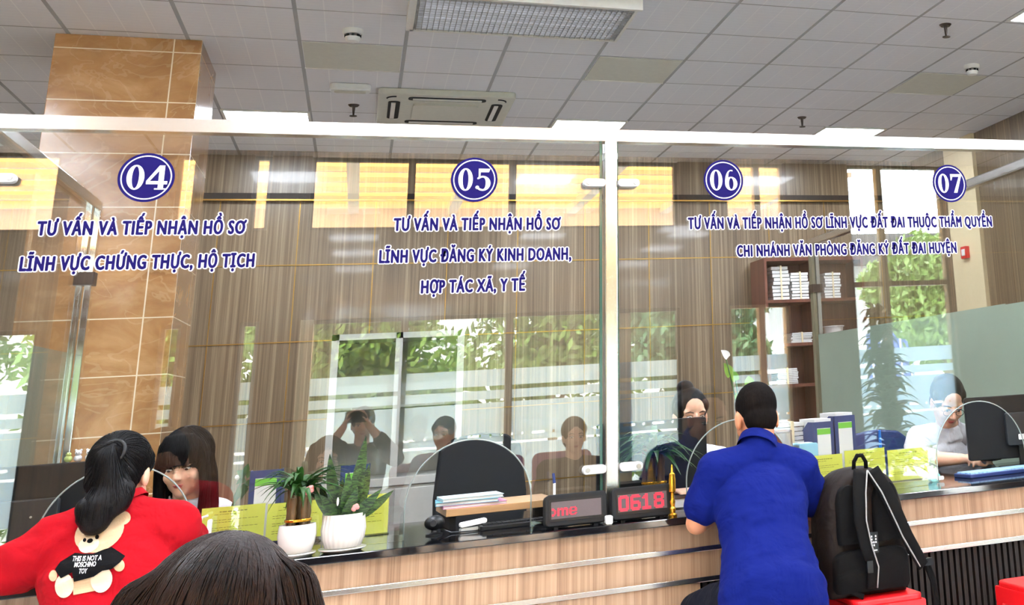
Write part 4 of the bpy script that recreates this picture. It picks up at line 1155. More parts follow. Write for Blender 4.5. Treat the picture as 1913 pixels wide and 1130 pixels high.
toy(183, (226, 180, 50), 'tiny yellow toy nearest the ponytail on the monitor top', 'yellow')

# papers in front of the man and a notebook
p = at(1345, 950, 4.47)
t = thing('application_form', (p.x, 4.5, ZC), 'white forms on the counter under the forearm of the man in blue', 'papers')
for k in range(4): MB().box((-0.10, -0.07, 0.0006*k), (0.10, 0.07, 0.0006*k+0.0005), Matrix.Translation((p.x+0.01, 4.5, ZC+0.0005)) @ Matrix.Rotation(0.12*k-0.2, 4, 'Z')).build('sheet', M['paper'], t)
p = at(1283, 935, 4.72)
t = thing('ledger', (p.x, 4.75, ZC), 'thick black and white ledger behind the golden stand', 'book')
MB().box((p.x-0.08, 4.70, ZC), (p.x+0.09, 4.84, ZC+0.004)).box((p.x-0.08, 4.70, ZC+0.036), (p.x+0.09, 4.84, ZC+0.04)).box((p.x-0.082, 4.70, ZC), (p.x-0.08, 4.84, ZC+0.04)).build('cover', M['black'], t)
MB().box((p.x-0.078, 4.703, ZC+0.005), (p.x+0.086, 4.836, ZC+0.035)).build('pages', M['paper'], t)
p = at(382, 985, 4.53)
t = thing('white_bracket', (p.x, 4.53, ZC), 'white bent wire holder beside the leftmost yellow notice', 'holder')
zt = at(382, 966, 4.53).z
MB().tube([(p.x-0.02, 4.53, ZC+0.004), (p.x-0.018, 4.53, zt-0.02), (p.x-0.008, 4.53, zt), (p.x+0.008, 4.53, zt+0.004)], 0.004, 8).build('wire', M['white_plastic'], t, True)
MB().rbox((p.x+0.008, 4.52, ZC), (p.x+0.022, 4.54, zt-0.008), 0.005).build('holder_back', M['white_plastic'], t)

# ------------------------------------------------------------------ furniture behind the counter
def cabinet():
    Y = 6.5; x0, x1 = -0.13, 0.525
    t = thing('filing_cabinet', ((x0+x1)/2, Y+0.2, 0), 'grey metal cabinet with glazed upper doors behind the snake plant', 'cabinet')
    MB().box((x0, Y, 0), (x1, Y+0.4, 0.90)).box((x0-0.01, Y-0.01, 0.90), (x1+0.01, Y+0.41, 0.94)).build('lower_body', M['alu_grey'], t, bevel=0.003)
    for k in range(2):
        a = x0+0.01+k*(x1-x0)/2; b = a+(x1-x0)/2-0.02
        d = MB().box((a, Y-0.014, 0.06), (b, Y-0.001, 0.885)).build('door', M['alu_grey'], t, bevel=0.003)
        MB().box((b-0.04 if k == 0 else a+0.03, Y-0.022, 0.5), (b-0.03 if k == 0 else a+0.04, Y-0.014, 0.62)).build('handle', M['alu'], d)
    f = MB(); w = 0.035
    for (a, b) in ((x0, x0+w), (x1-w, x1), ((x0+x1)/2-w/2, (x0+x1)/2+w/2)): f.box((a, Y, 0.94), (b, Y+0.03, 1.66))
    f.box((x0, Y, 1.63), (x1, Y+0.4, 1.66)).box((x0, Y+0.38, 0.94), (x1, Y+0.4, 1.63)).box((x0, Y+0.03, 0.94), (x0+0.01, Y+0.38, 1.63)).box((x1-0.01, Y+0.03, 0.94), (x1, Y+0.38, 1.63))
    f.build('upper_frame', M['alu_grey'], t)
    for k in range(2):
        a = x0+w+k*((x1-x0-w)/2); MB().box((a, Y+0.012, 0.945), (a+(x1-x0)/2-1.5*w, Y+0.016, 1.63)).build('glass_door', M['clear'], t)
    MB().box((x0+0.01, Y+0.05, 1.28), (x1-0.01, Y+0.37, 1.295)).build('shelf', M['alu_grey'], t)
cabinet()
def bookcase():
    Y = 9.9; x0, x1, zt = 3.42, 4.42, 2.40
    t = thing('bookcase', ((x0+x1)/2, Y+0.2, 0), 'tall reddish brown bookcase full of documents against the back wall', 'bookcase')
    for a in (x0, x1-0.025): MB().box((a, Y, 0), (a+0.025, Y+0.4, zt)).build('side_panel', M['red_wood'], t)
    MB().box((x0+0.025, Y+0.37, 0.1), (x1-0.025, Y+0.39, zt)).build('back_panel', M['red_wood'], t)
    MB().box((x0+0.48, Y+0.01, 0.9), (x0+0.505, Y+0.37, zt)).build('divider', M['red_wood'], t)
    for z in (0.06, 0.9, 1.24, 1.60, 1.99, zt-0.03): MB().box((x0+0.025, Y+0.005, z), (x1-0.025, Y+0.37, z+0.028)).build('shelf', M['red_wood'], t)
    for k in range(2):
        a = x0+0.03+k*0.475; d = MB().box((a, Y-0.002, 0.09), (a+0.465, Y+0.015, 0.895)).build('door', M['red_wood'], t)
        MB().cone((a+(0.42 if k == 0 else 0.04), Y-0.02, 0.6), (a+(0.42 if k == 0 else 0.04), Y-0.002, 0.6), 0.012, 0.008, 12).build('knob', M['gold'], d)
bookcase()
for (x, z, h, w, lb, sd) in ((3.60, 2.02, 0.31, 0.16, 'tied pile of documents at the left end of the top bookcase shelf', 1), (3.79, 2.02, 0.25, 0.17, 'tied pile of documents in the left middle of the top bookcase shelf', 2),
                             (4.12, 2.02, 0.24, 0.16, 'tied pile of documents at the right end of the top bookcase shelf', 3), (3.78, 1.63, 0.09, 0.2, 'low pile of papers on the second bookcase shelf from the top', 4),
                             (3.62, 1.27, 0.14, 0.2, 'pile of papers on the third bookcase shelf, left side', 6), (4.13, 1.27, 0.06, 0.2, 'thin pile of papers on the third bookcase shelf, right side', 7)):
    paper_stack((x, 10.08, z), w, 0.24, h, 9, lb, 'stacks of documents', sd)
t = thing('storage_basket', (4.14, 10.07, 1.63), 'white plastic basket on the second bookcase shelf, right side', 'basket')
MB().lathe((4.14, 10.07, 1.629), [(0.08, 0), (0.10, 0.13), (0.105, 0.135), (0.098, 0.13), (0.078, 0.006), (0.001, 0.006)], 24).build('tub', M['white_plastic'], t)
MB().tube([(4.14+0.104*math.cos(a), 10.07+0.104*math.sin(a), 1.764) for a in [k*2*PI/24 for k in range(24)]], 0.005, 6, True).build('rim', M['white_plastic'], t)

def office_chair(x, y, rz, label, m, backz=1.05):
    t = thing('office_chair', (x, y, 0), label, 'chair', 'office chairs behind the counter')
    T = Matrix.Translation((x, y, 0)) @ Matrix.Rotation(math.radians(rz), 4, 'Z')   # the sitter looks towards local -y
    MB().rbox((-0.23, -0.23, 0.42), (0.23, 0.22, 0.47), 0.08, 6, T, 'z').build('seat', m, t, bevel=0.015)
    pts = []
    bk = MB(); rows = []
    R = [(-0.20, 0.58), (-0.225, 0.70), (-0.225, 0.85), (-0.20, backz-0.07), (-0.13, backz-0.015), (0, backz)]
    outline = [(-0.17, 0.55)]+R+[(-x_, z_) for x_, z_ in R[-2::-1]]+[(0.17, 0.55)]
    bk.prism(outline, 0.045, T @ Matrix.Translation((0, 0.20, 0)) @ Matrix.Rotation(math.radians(-6), 4, 'X'))
    bk.build('backrest', m, t, bevel=0.012)
    MB().box((-0.03, 0.16, 0.40), (0.03, 0.19, 0.42), T).box((-0.03, 0.19, 0.40), (0.03, 0.215, 0.66), T).build('back_bracket', M['black'], t)
    MB().cone(T @ V((0, 0, 0.08)), T @ V((0, 0, 0.42)), 0.028, 0.022, 14).build('column', M['black'], t)
    for k in range(5):
        a = 2*PI*k/5; e = V((0.27*math.cos(a), 0.27*math.sin(a), 0))
        l = MB().cone(T @ V((0, 0, 0.10)), T @ (e+V((0, 0, 0.075))), 0.024, 0.014, 10).build('base_leg', M['black'], t)
        MB().ell(T @ (e+V((0, 0, 0.03))), (0.02, 0.03, 0.03), None, 10, 8).build('caster', M['black'], l, True)
office_chair(0.64, 5.86, 8, 'empty black office chair behind the arched opening of counter 05', M['black_matte'], 1.14)
office_chair(-0.60, 5.62, 0, 'black office chair of the long-haired woman at counter 04', M['black_matte'], 0.88)
office_chair(1.44, 5.70, 0, 'black office chair of the woman behind the monitor at counter 06', M['black_matte'], 0.9)
office_chair(2.72, 5.86, -8, 'navy blue office chair of the woman at counter 07', M['blue_plastic'], 1.0)

# ------------------------------------------------------------------ people
def skin_mat(name, rgb):
    g = NG(name); co = g.coord(); c = lin(*rgb)
    n = g.noise(co, 22.0, 3)
    col = g.mix(n, tuple(x*0.9 for x in c), (min(1, c[0]*1.08), c[1]*1.02, c[2]*1.0))
    return g.done(g.bsdf(col, 0.5, 0, 0.35, g.bump(g.noise(co, 240, 2), 0.1, 0.001), sss=0.12))
M['skin'] = skin_mat('light_skin', (226, 180, 152))
M['skin_tan'] = skin_mat('tan_skin', (196, 138, 104))
M['hair_black'] = hair_mat('black_hair', (5, 5, 6), (20, 17, 17))
M['hair_brown'] = hair_mat('dark_brown_hair', (5, 3, 2), (16, 10, 8))
M['hair_brown_light'] = hair_mat('brown_hair_locks', (9, 5, 3), (40, 24, 17))
M['hair_short'] = hair_mat('short_black_hair', (7, 6, 6), (26, 20, 17), 0.85, 0.06)
M['eye_white'] = mat('eye_white', (236, 232, 228), 0.25)
M['iris'] = mat('dark_brown_iris', (34, 20, 14), 0.2)
M['lips'] = mat('rose_lips', (176, 84, 78), 0.4)
M['white_shirt'] = fabric('white_shirt_cotton', (212, 212, 217), 0.05, 0.8, 0.6)
M['blue_shirt'] = fabric('royal_blue_polo_knit', (3, 17, 88), 0.12, 0.9, 0.5)
M['red_shirt'] = fabric('red_sweatshirt_fleece', (150, 7, 20), 0.1, 0.9, 0.7)
M['dark_cloth'] = fabric('black_trouser_cloth', (14, 15, 18), 0.2, 0.85, 0.5)
M['navy_cloth'] = fabric('dark_navy_cloth', (12, 15, 26), 0.2, 0.85, 0.5)
M['grey_cloth'] = fabric('charcoal_jacket_cloth', (20, 20, 23), 0.2, 0.85, 0.5)
M['shoe'] = mat('black_leather_shoe', (20, 18, 18), 0.35)

def hand(mb, w, d, pn, side, curl=0.5, s=1.0):
    """w: wrist, d: direction of the palm, pn: palm normal, side: +1 right hand / -1 left"""
    w, d, pn = V(w), V(d).normalized(), V(pn); pn = (pn-d*pn.dot(d)).normalized(); lat = d.cross(pn).normalized()*side*-1
    k = w+d*0.085*s
    bases = []
    for i, off in enumerate((0.029, 0.010, -0.010, -0.028)):     # index to little finger
        b = k+lat*off*s+d*(0.004 if i in (1, 2) else -0.006)*s
        mb.rc(w+lat*off*0.55*s+d*0.01, b, 0.0155*s, 0.0105*s, 10); bases.append(b)
    for i, (b, L) in enumerate(zip(bases, (0.070, 0.078, 0.072, 0.056))):
        c = curl*(0.85+0.12*i); spread = lat*(0.16, 0.05, -0.06, -0.18)[i]
        p = b; ang = c*0.5; r = 0.0090*s
        for seg, f in enumerate((0.45, 0.31, 0.24)):
            dd = (d*math.cos(ang)+pn*math.sin(ang)+spread*math.cos(ang)).normalized()
            q = p+dd*L*f*s; mb.rc(p, q, r, r*0.93, 8); p = q; r *= 0.93; ang += c*0.75
    t0 = w+d*0.025*s+lat*0.026*s; t1 = t0+(d*0.6+lat*0.7+pn*0.35).normalized()*0.036*s; t2 = t1+(d*0.85+lat*0.2+pn*0.45).normalized()*0.030*s
    t3 = t2+(d*0.9+pn*0.4).normalized()*0.022*s
    mb.chain([t0, t1, t2, t3], [0.013*s, 0.0105*s, 0.0095*s, 0.0075*s])

class Person:
    """joints in world coordinates; l/r are the person's own left and right"""
    def __init__(s, head, yaw, pitch, roll, neck, shl, shr, ell, elr, wrl, wrr, pelvis, knl, knr, anl, anr, hs=1.0, w=1.0, depth=1.0):
        s.head = V(head); s.neck = V(neck); s.sh = {-1: V(shl), 1: V(shr)}; s.el = {-1: V(ell), 1: V(elr)}
        s.wr = {-1: V(wrl), 1: V(wrr)}; s.pelvis = V(pelvis); s.kn = {-1: V(knl), 1: V(knr)}; s.an = {-1: V(anl), 1: V(anr)}
        s.hs, s.w, s.depth = hs, w, depth
        s.H = Matrix.Translation(s.head) @ Matrix.Rotation(math.radians(yaw), 4, 'Z') @ Matrix.Rotation(math.radians(-pitch), 4, 'X') @ Matrix.Rotation(math.radians(roll), 4, 'Y') @ Matrix.Scale(hs, 4)
        s.right = (s.sh[1]-s.sh[-1]).normalized()
        s.chest = (s.sh[1]+s.sh[-1])/2-V((0, 0, 0.05))
        up = (s.chest-s.pelvis).normalized(); s.fwd = up.cross(s.right).normalized(); s.up = s.right.cross(s.fwd)*-1
        s.up = up
        s.B = Matrix((s.right, s.fwd, s.up)).transposed()
    def h(s, x, y, z): return s.H @ V((x, y, z))
    def hell(s, mb, c, r, nu=20, nv=12):
        R = s.H.to_3x3(); q = R.to_quaternion().to_matrix()
        mb.ell(s.h(*c), tuple(k*s.hs for k in r), q, nu, nv)
    def head_prims(s, mb):
        s.hell(mb, (0, -.012, .032), (.075, .094, .085)); s.hell(mb, (0, .022, -.035), (.061, .068, .078)); s.hell(mb, (0, .058, -.088), (.027, .024, .022))
        for k in (-1, 1):
            s.hell(mb, (k*.034, .056, -.03), (.026, .028, .028)); s.hell(mb, (k*.076, -.004, -.018), (.010, .020, .031), 12, 8); s.hell(mb, (k*.081, -.010, -.006), (.006, .015, .022), 12, 8)
            s.hell(mb, (k*.034, .066, .022), (.024, .012, .010), 12, 8)
            s.hell(mb, (k*.010, .098, -.030), (.009, .009, .007), 10, 8)
        mb.rc(s.h(0, .084, .008), s.h(0, .105, -.027), .008*s.hs, .011*s.hs, 10)
        mb.rc(s.h(0, -.02, -.06), s.neck, .054*s.hs, .058*s.w, 14)
    def torso(s, mb, inf=0.0, t0=0.0, t1=1.0):
        prof = [(0.0, .168, .120), (.2, .160, .115), (.42, .142, .102), (.62, .152, .108), (.82, .165, .112), (1.0, .150, .095)]
        n = 13
        for i in range(n):
            t = i/(n-1)
            if t < t0-1e-6 or t > t1+1e-6: continue
            for a, b in zip(prof, prof[1:]):
                if a[0] <= t <= b[0]: f = (t-a[0])/(b[0]-a[0]); wx = a[1]+(b[1]-a[1])*f; dy = a[2]+(b[2]-a[2])*f
            mb.ell(s.pelvis.lerp(s.chest, t), (wx*s.w+inf, dy*s.depth+inf, .085+inf), s.B, 20, 12)
        if t1 >= 1:
            for k in (-1, 1): mb.rc(s.neck-V((0, 0, .03)), s.sh[k], .050+inf, .056*s.w+inf, 14)
    def yoke(s, mb, r=.070, h=.034):
        up = (s.h(0, -.02, -.06)-s.neck).normalized(); mb.cone(s.neck-V((0, 0, .05)), s.neck+up*h, r+.012, r, 24)
    def arm(s, mb, k, inf=0.0, f=2.0):
        """f: 1.0 to the elbow, 2.0 to the wrist"""
        r = (.054, .042, .036, .026); w = s.w
        u = min(f, 1.0); mb.rc(s.sh[k], s.sh[k].lerp(s.el[k], u), r[0]*w+inf, (r[0]+(r[1]-r[0])*u)*w+inf, 14)
        if f > 1:
            u = f-1; mb.chain([s.el[k], s.el[k].lerp(s.wr[k], .35*u), s.el[k].lerp(s.wr[k], u)], [r[1]*w+inf, .043*w+inf, (.043+(r[3]-.043)*u)*w+inf])
    def legs(s, mb, inf=0.0, f=2.0, feet=True):
        for k in (-1, 1):
            hip = s.pelvis+s.right*k*.078*s.w-s.up*.03
            mb.rc(hip, s.kn[k], .084*s.w+inf, .058*s.w+inf, 14)
            if f > 1: mb.chain([s.kn[k], s.kn[k].lerp(s.an[k], .35), s.kn[k].lerp(s.an[k], f-1)], [.056*s.w+inf, .056*s.w+inf, .038*s.w+inf])
            if feet:
                d = V((s.an[k].x-s.kn[k].x, s.an[k].y-s.kn[k].y, 0))
                d = s.fwd.copy(); d.z = 0; d.normalize()
                mb.chain([s.an[k]+V((0, 0, -.03)), s.an[k]+d*.08+V((0, 0, -.05)), s.an[k]+d*.15+V((0, 0, -.058))], [.036, .034, .026])
    def base(s): return V((s.pelvis.x, s.pelvis.y, 0))
    def body(s, label, skin, hands=None, voxel=0.006, name='person'):
        mb = MB(); s.head_prims(mb); s.torso(mb); s.legs(mb)
        for k in (-1, 1):
            s.arm(mb, k)
            d, pn, curl = (hands or {}).get(k, ((s.wr[k]-s.el[k]), (0, 0, -1), 0.5))
            hand(mb, s.wr[k], d, pn, k, curl)
        me = organic(mb, voxel, 5)
        me.transform(Matrix.Translation(-s.base()))
        o = bpy.data.objects.new(name, me); COL.objects.link(o); me.materials.append(skin); o.location = s.base()
        s.o = o; s.v = voxel
        return tag(o, label, 'person', 'people')
    def wear(s, name, mb, m, voxel=None, smooth=6):
        me = organic(mb, voxel or s.v*1.15, smooth)
        if 'hair' not in name and name not in ('shoe',): wrinkle(me, {'sweatshirt': .012, 'polo_shirt': .008}.get(name, .007), 6.5, (1, 1, 1.6), len(name))
        return link(name, me, m, s.o)
    def strands(s, hair, n, crown, zmin, m, seed=1, lift=.0012, r=.0011, tmax=1.75, name='hair_strands'):
        """fine locks lying on the hair surface, combed down from the crown"""
        bv = BVHTree.FromPolygons([v.co[:] for v in hair.data.vertices], [p.vertices[:] for p in hair.data.polygons])
        rn = random.Random(seed); C = s.h(0, -.02, .02); up = (s.h(*crown)-C).normalized(); u = up.orthogonal().normalized(); w = up.cross(u); mb = MB()
        for k in range(n):
            a = 2*PI*(k+rn.random()*.8)/n; pts = []; t = .06+rn.random()*.35; wv = rn.uniform(-.12, .12); p = None; last = None
            stop = tmax*(.75+.25*rn.random())
            while t < stop:
                d = up*math.cos(t)+(u*math.cos(a+wv*t)+w*math.sin(a+wv*t))*math.sin(t)
                hit = bv.ray_cast(C+d*.6, -d)
                if hit[0] is None or (last is not None and (hit[0]-last).length > .05): break
                last = hit[0]; pts.append(hit[0]+hit[1].normalized()*lift); t += .13
            if last is not None:
                z = last.z-.03; dirh = V((last.x-C.x, last.y-C.y, 0))
                if dirh.length > .02:
                    dirh.normalize()
                    while z > zmin+rn.random()*.03:
                        o_ = V((C.x, C.y, z)); hit = bv.ray_cast(o_+dirh*.6, -dirh)
                        if hit[0] is None or (hit[0]-last).length > .06: break
                        last = hit[0]; pts.append(hit[0]+hit[1].normalized()*lift); z -= .03
            if len(pts) > 2: mb.tube(pts, [r*(1 if i < len(pts)-1 else .3) for i in range(len(pts))], 4, caps=False)
        o = mb.build(name, m, hair, True); o['kind'] = 'stuff'
        return o
    def trousers(s, m):
        mb = MB(); s.legs(mb, .008, 1.9, False); s.torso(mb, .004, 0, .05); s.wear('trousers', mb, m)
        for k in (-1, 1):
            d = s.fwd.copy(); d.z = 0; d.normalize(); sh = MB()
            sh.chain([s.an[k]+V((0, 0, -.035)), s.an[k]+d*.08+V((0, 0, -.048)), s.an[k]+d*.16+V((0, 0, -.054))], [.044, .042, .032])
            s.wear('shoe', sh, M['shoe'])
    def face(s, brow=True, down=False):
        q = s.H.to_3x3().to_quaternion().to_matrix()
        for k in (-1, 1):
            e = MB().ell(s.h(k*.031, .073, .001), tuple(a*s.hs for a in (.0125, .0105, .0042 if down else .0064)), q, 14, 10).build('eye', M['eye_white'], s.o, True)
            MB().ell(s.h(k*.031, .0815, -.001), tuple(a*s.hs for a in (.0060, .004, .0042 if down else .0058)), q, 12, 8).build('iris', M['iris'], e, True)
            MB().tube([s.h(k*.016, .084, .007), s.h(k*.031, .0845, .0095), s.h(k*.046, .076, .005)], .0018*s.hs, 6).build('eyelashes', M['iris'], s.o)
            if brow: MB().tube([s.h(k*.014, .086, .021), s.h(k*.031, .085, .026), s.h(k*.050, .072, .021)], [.0022*s.hs, .003*s.hs, .0014*s.hs], 6).build('eyebrow', M['hair_black'], s.o)
        MB().ell(s.h(0, .083, -.056), tuple(a*s.hs for a in (.019, .009, .0036)), q, 14, 8).ell(s.h(0, .082, -.063), tuple(a*s.hs for a in (.015, .009, .0042)), q, 14, 8).build('lips', M['lips'], s.o, True)
    def cap(s, mb, g=0.0, low=True):
        s.hell(mb, (0, -.022, .036), (.083+g, .094+g, .089+g))
        if low: s.hell(mb, (0, -.050, -.025), (.070+g, .058+g, .066+g))
        for k in (-1, 1): s.hell(mb, (k*.055, .010, .045), (.026+g, .050, .040), 14, 10)
    def collar(s, m, r=.064, h=.03, flaps=False, name='collar'):
        n = s.neck; up = (s.h(0, -.02, -.06)-n).normalized()
        c0 = n+up*0.012
        mb = MB(); pts_o = []; rows = []
        q = up.to_track_quat('Z', 'Y').to_matrix()
        f0 = s.fwd-up*s.fwd.dot(up); f0.normalize(); r0 = f0.cross(up)
        for i in range(33):
            a = 2*PI*i/32
            dirv = f0*math.cos(a)+r0*math.sin(a)
            drop = -0.035*max(0, math.cos(a))**2*(1 if flaps else .6)
            rows.append([c0+dirv*(r+.010)+up*(drop-.012), c0+dirv*(r+.004)+up*(h+drop), c0+dirv*(r-.002)+up*(h+drop), c0+dirv*(r-.002)+up*(drop-.008)])
        mb.sheet(rows)
        if flaps:
            for k in (-1, 1):
                a = c0+f0*(r-.005)+r0*k*.012-up*.030; b = c0+f0*(r*.45)+r0*k*r*.98+up*(h-.006); c = c0+f0*(r*.55)+r0*k*(r+.035)-up*.035; d = c0+f0*(r+.028)+r0*k*.048-up*.080
                t = f0*.006; mb.add([a, b, c, d, a+t, b+t, c+t, d+t], [(0, 1, 2, 3), (7, 6, 5, 4), (0, 4, 5, 1), (1, 5, 6, 2), (2, 6, 7, 3), (3, 7, 4, 0)])
        return mb.build(name, m, s.o, True)

def stool(x, y, h, label, rz=0):
    t = thing('plastic_stool', (x, y, 0), label, 'stool', 'red plastic stools')
    T = Matrix.Translation((x, y, 0)) @ Matrix.Rotation(math.radians(rz), 4, 'Z')
    a, b = .135, .155
    MB().rbox((-a, -a, h-.022), (a, a, h), .03, 5, T, 'z').build('seat', M['red_plastic'], t, bevel=0.006)
    MB().rbox((-a-.004, -a-.004, h-.075), (a+.004, -a+.004, h-.02), .004, 3, T).rbox((-a-.004, a-.004, h-.075), (a+.004, a+.004, h-.02), .004, 3, T).box((-a-.004, -a+.004, h-.075), (-a+.004, a-.004, h-.02), T).box((a-.004, -a+.004, h-.075), (a+.004, a-.004, h-.02), T).build('apron', M['red_plastic'], t)
    for sx in (-1, 1):
        for sy in (-1, 1):
            MB().loft([[T @ V((sx*(u-ii), sy*(u-jj), z)) for ii, jj in ((0, 0), (.045, 0), (.045, .012), (.012, .045), (0, .045))] for z, u in ((h-.03, a), (0, b+.012))]).build('leg', M['red_plastic'], t)
    return t

# --- the man in blue
c = at(1412, 779, 4.27)
pv = V((at(1436, 1085, 4.0).x, 3.97, .605))
P = Person(c, 3, 20, 0, at(1414, 838, 4.19), at(1336, 882, 4.19), at(1494, 876, 4.19), at(1302, 976, 4.22), at(1527, 955, 4.26), at(1352, 962, 4.54)+V((0, 0, .03)), at(1470, 935, 4.58)+V((0, 0, .01)),
           pv, (pv.x-.17, 4.31, .51), (pv.x+.17, 4.31, .51), (pv.x-.20, 4.18, .095), (pv.x+.18, 4.18, .095), 1.02, 1.0, 1.0)
P.body('man in a royal blue polo shirt seated at counter 06, seen from behind', M['skin_tan'], {-1: ((1, .25, .0), (0, 0, -1), .5), 1: ((-.6, .6, 0), (0, 0, -1), .5)})
mb = MB(); P.torso(mb, .014); P.arm(mb, -1, .014, .64); P.arm(mb, 1, .014, .64); P.yoke(mb, .066)
for k in (-1, 1): mb.rc(P.sh[k].lerp(P.el[k], .4), P.sh[k].lerp(P.el[k], .66), .066, .068)
mb.ell(P.pelvis+V((0, -.005, -.015)), (.192, .150, .115), P.B); mb.ell(P.pelvis+V((0, .0, -.07)), (.202, .172, .088), P.B)
P.wear('polo_shirt', mb, M['blue_shirt']); P.collar(M['blue_shirt'], .067, .028, name='polo_collar'); P.trousers(M['navy_cloth'])
mb = MB(); P.hell(mb, (0, -.020, .038), (.0775, .094, .085)); P.hell(mb, (0, -.046, -.020), (.064, .056, .062)); hr = P.wear('short_hair', mb, M['hair_short'], .005); P.face()
stool(pv.x, 3.97, .455, 'red plastic stool under the man in blue')

# --- the woman in red
c = at(224, 890, 4.17)
pv = V((at(215, 1150, 4.05).x, 4.0, .575))
P = Person(c, -14, 24, -6, at(228, 950, 4.12), at(112, 1012, 4.10), at(318, 988, 4.10), at(20, 1062, 4.12), at(340, 1062, 4.24), at(70, 1055, 4.47)+V((0, 0, .0)), at(352, 992, 4.56)+V((0, 0, .0)),
           pv, (pv.x-.27, 4.30, .50), (pv.x+.10, 4.36, .47), (pv.x-.27, 4.2, .095), (pv.x+.12, 4.16, .095), .98, .96, 1.0)
for k in (-1, 1):
    P.wr[k].z = max(P.wr[k].z, ZC+.035)
P.body('woman in a red sweatshirt with a long ponytail leaning on counter 04', M['skin'], {-1: ((.8, .5, 0), (0, 0, -1), .5), 1: ((-.2, 1, 0), (0, 0, -1), .6)})
mb = MB(); P.torso(mb, .022); P.yoke(mb, .066, .02); P.arm(mb, -1, .026, 1.85); P.arm(mb, 1, .026, 1.85); mb.ell(P.pelvis, (.20, .15, .10), P.B)
SW = P.wear('sweatshirt', mb, M['red_shirt'], .008, 8); P.collar(M['red_shirt'], .064, .012, name='neck_band'); P.trousers(M['dark_cloth'])
mb = MB(); P.cap(mb, .005)
tail = [P.h(.012, -.105, .035), P.h(.005, -.135, .0), at(207, 918, 4.04), at(190, 948, 4.02), at(177, 972, 4.01), at(171, 986, 4.01)]
mb.chain(tail, [.028, .032, .040, .046, .042, .018]); mb.chain([tail[2]+V((.03, 0, 0)), tail[3]+V((.042, 0, .01)), tail[4]+V((.035, 0, .006))], [.034, .032, .014]); mb.chain([tail[2]+V((-.02, 0, -.02)), tail[3]+V((-.035, 0, 0)), tail[4]+V((-.030, 0, .006))], [.034, .034, .020])
hr = P.wear('ponytail_hair', mb, M['hair_black'], .006, 6)
P.strands(hr, 240, (.012, -.10, .04), 0, M['hair_black'], 3, tmax=1.5)
MB().tube([P.h(.012+.034*math.cos(a), -.112, .032+.034*math.sin(a)) for a in [k*2*PI/20 for k in range(20)]], .006, 8, True).build('hair_tie', M['black'], P.o, True)
P.face()
stool(pv.x, 4.0, .45, 'red plastic stool under the woman in red')
# printed bear on the back of the sweatshirt
bvh = BVHTree.FromPolygons([v.co[:] for v in SW.data.vertices], [p.vertices[:] for p in SW.data.polygons])
SWI = SW.matrix_parent_inverse
def onto(x, z, lift):
    hit = bvh.ray_cast(V((x, 3.2, z)), V((0, 1, 0)))
    y = hit[0].y if hit[0] is not None else 4.0
    return V((x, y-lift, z))
def flat(px_, py_): p_ = at(px_, py_, 3.98); return (p_.x, p_.z)
def decal(name, polys, m, parent, lift, px=True):
    bm = bmesh.new()
    for poly in polys:
        vs = [bm.verts.new((*(flat(*q_) if px else q_), 0)) for q_ in poly]
        bm.faces.new(vs)
    bmesh.ops.triangulate(bm, faces=bm.faces)
    for _ in range(4):
        long = [e for e in bm.edges if e.calc_length() > .008]
        if long: bmesh.ops.subdivide_edges(bm, edges=long, cuts=1); bmesh.ops.triangulate(bm, faces=bm.faces)
    me = bpy.data.meshes.new(name)
    for v in bm.verts: v.co = onto(v.co.x, v.co.y, lift)
    bm.to_mesh(me); bm.free()
    return link(name, me, m, parent)
M['bear'] = fabric('cream_print', (196, 168, 134), .06, .9, .2); M['bear_light'] = fabric('pale_cream_print', (216, 200, 174), .05, .9, .2)
M['bear_black'] = fabric('black_print', (10, 9, 11), .1, .9, .2); M['bear_white'] = mat('white_print', (240, 240, 240), .8)
def oval(cx_, cy_, rx, ry, rot=0, n=28):
    r_ = math.radians(rot); return [(cx_+rx*math.cos(a)*math.cos(r_)-ry*math.sin(a)*math.sin(r_), cy_+rx*math.cos(a)*math.sin(r_)+ry*math.sin(a)*math.cos(r_)) for a in [2*PI*k/n for k in range(n)]]
bear = decal('bear_print', [oval(181, 996, 49, 34, -20), oval(98, 1076, 9, 10), oval(226, 1054, 10, 11), [(138, 1078), (180, 1070), (182, 1100), (142, 1108)], oval(226, 970, 12, 12)], M['bear'], SW, .003)
decal('bear_muzzle', [oval(164, 1018, 21, 14, -15)], M['bear_light'], bear, .005)
decal('bear_foot', [oval(123, 1092, 19, 22, 10)], M['bear_light'], bear, .005)
decal('bear_foot', [oval(194, 1079, 20, 24, 10)], M['bear_light'], bear, .005)
decal('bear_shirt', [[(139, 1033), (157, 1034), (176, 1033), (196, 1025), (210, 1021), (236, 1037), (228, 1048), (213, 1060), (196, 1063), (180, 1074), (143, 1084), (138, 1067), (116, 1079), (101, 1064), (111, 1050)]], M['bear_black'], bear, .007)
decal('bear_nose', [oval(166, 1011, 6, 4, -15), oval(179, 1004, 4, 4), oval(155, 1010, 3.5, 3.5)], M['bear_black'], bear, .007)
for ln, (tx, ty, tw) in (('THIS IS NOT A', (165, 1043, 58)), ('MOSCHINO', (163, 1053, 42)), ('TOY', (160, 1064, 16))):
    me = text_mesh(ln, .02); x0, x1, y0, y1 = bounds(me); a = flat(tx-tw/2, ty); b = flat(tx+tw/2, ty-tw*.07); k = (b[0]-a[0])/(x1-x0)
    for v in me.vertices:
        f = (v.co.x-x0)/(x1-x0); v.co = onto(a[0]+(b[0]-a[0])*f, a[1]+(b[1]-a[1])*f+v.co.y*.0125/.73-.006, .009)
    link('print_lettering', me, M['bear_white'], bear)

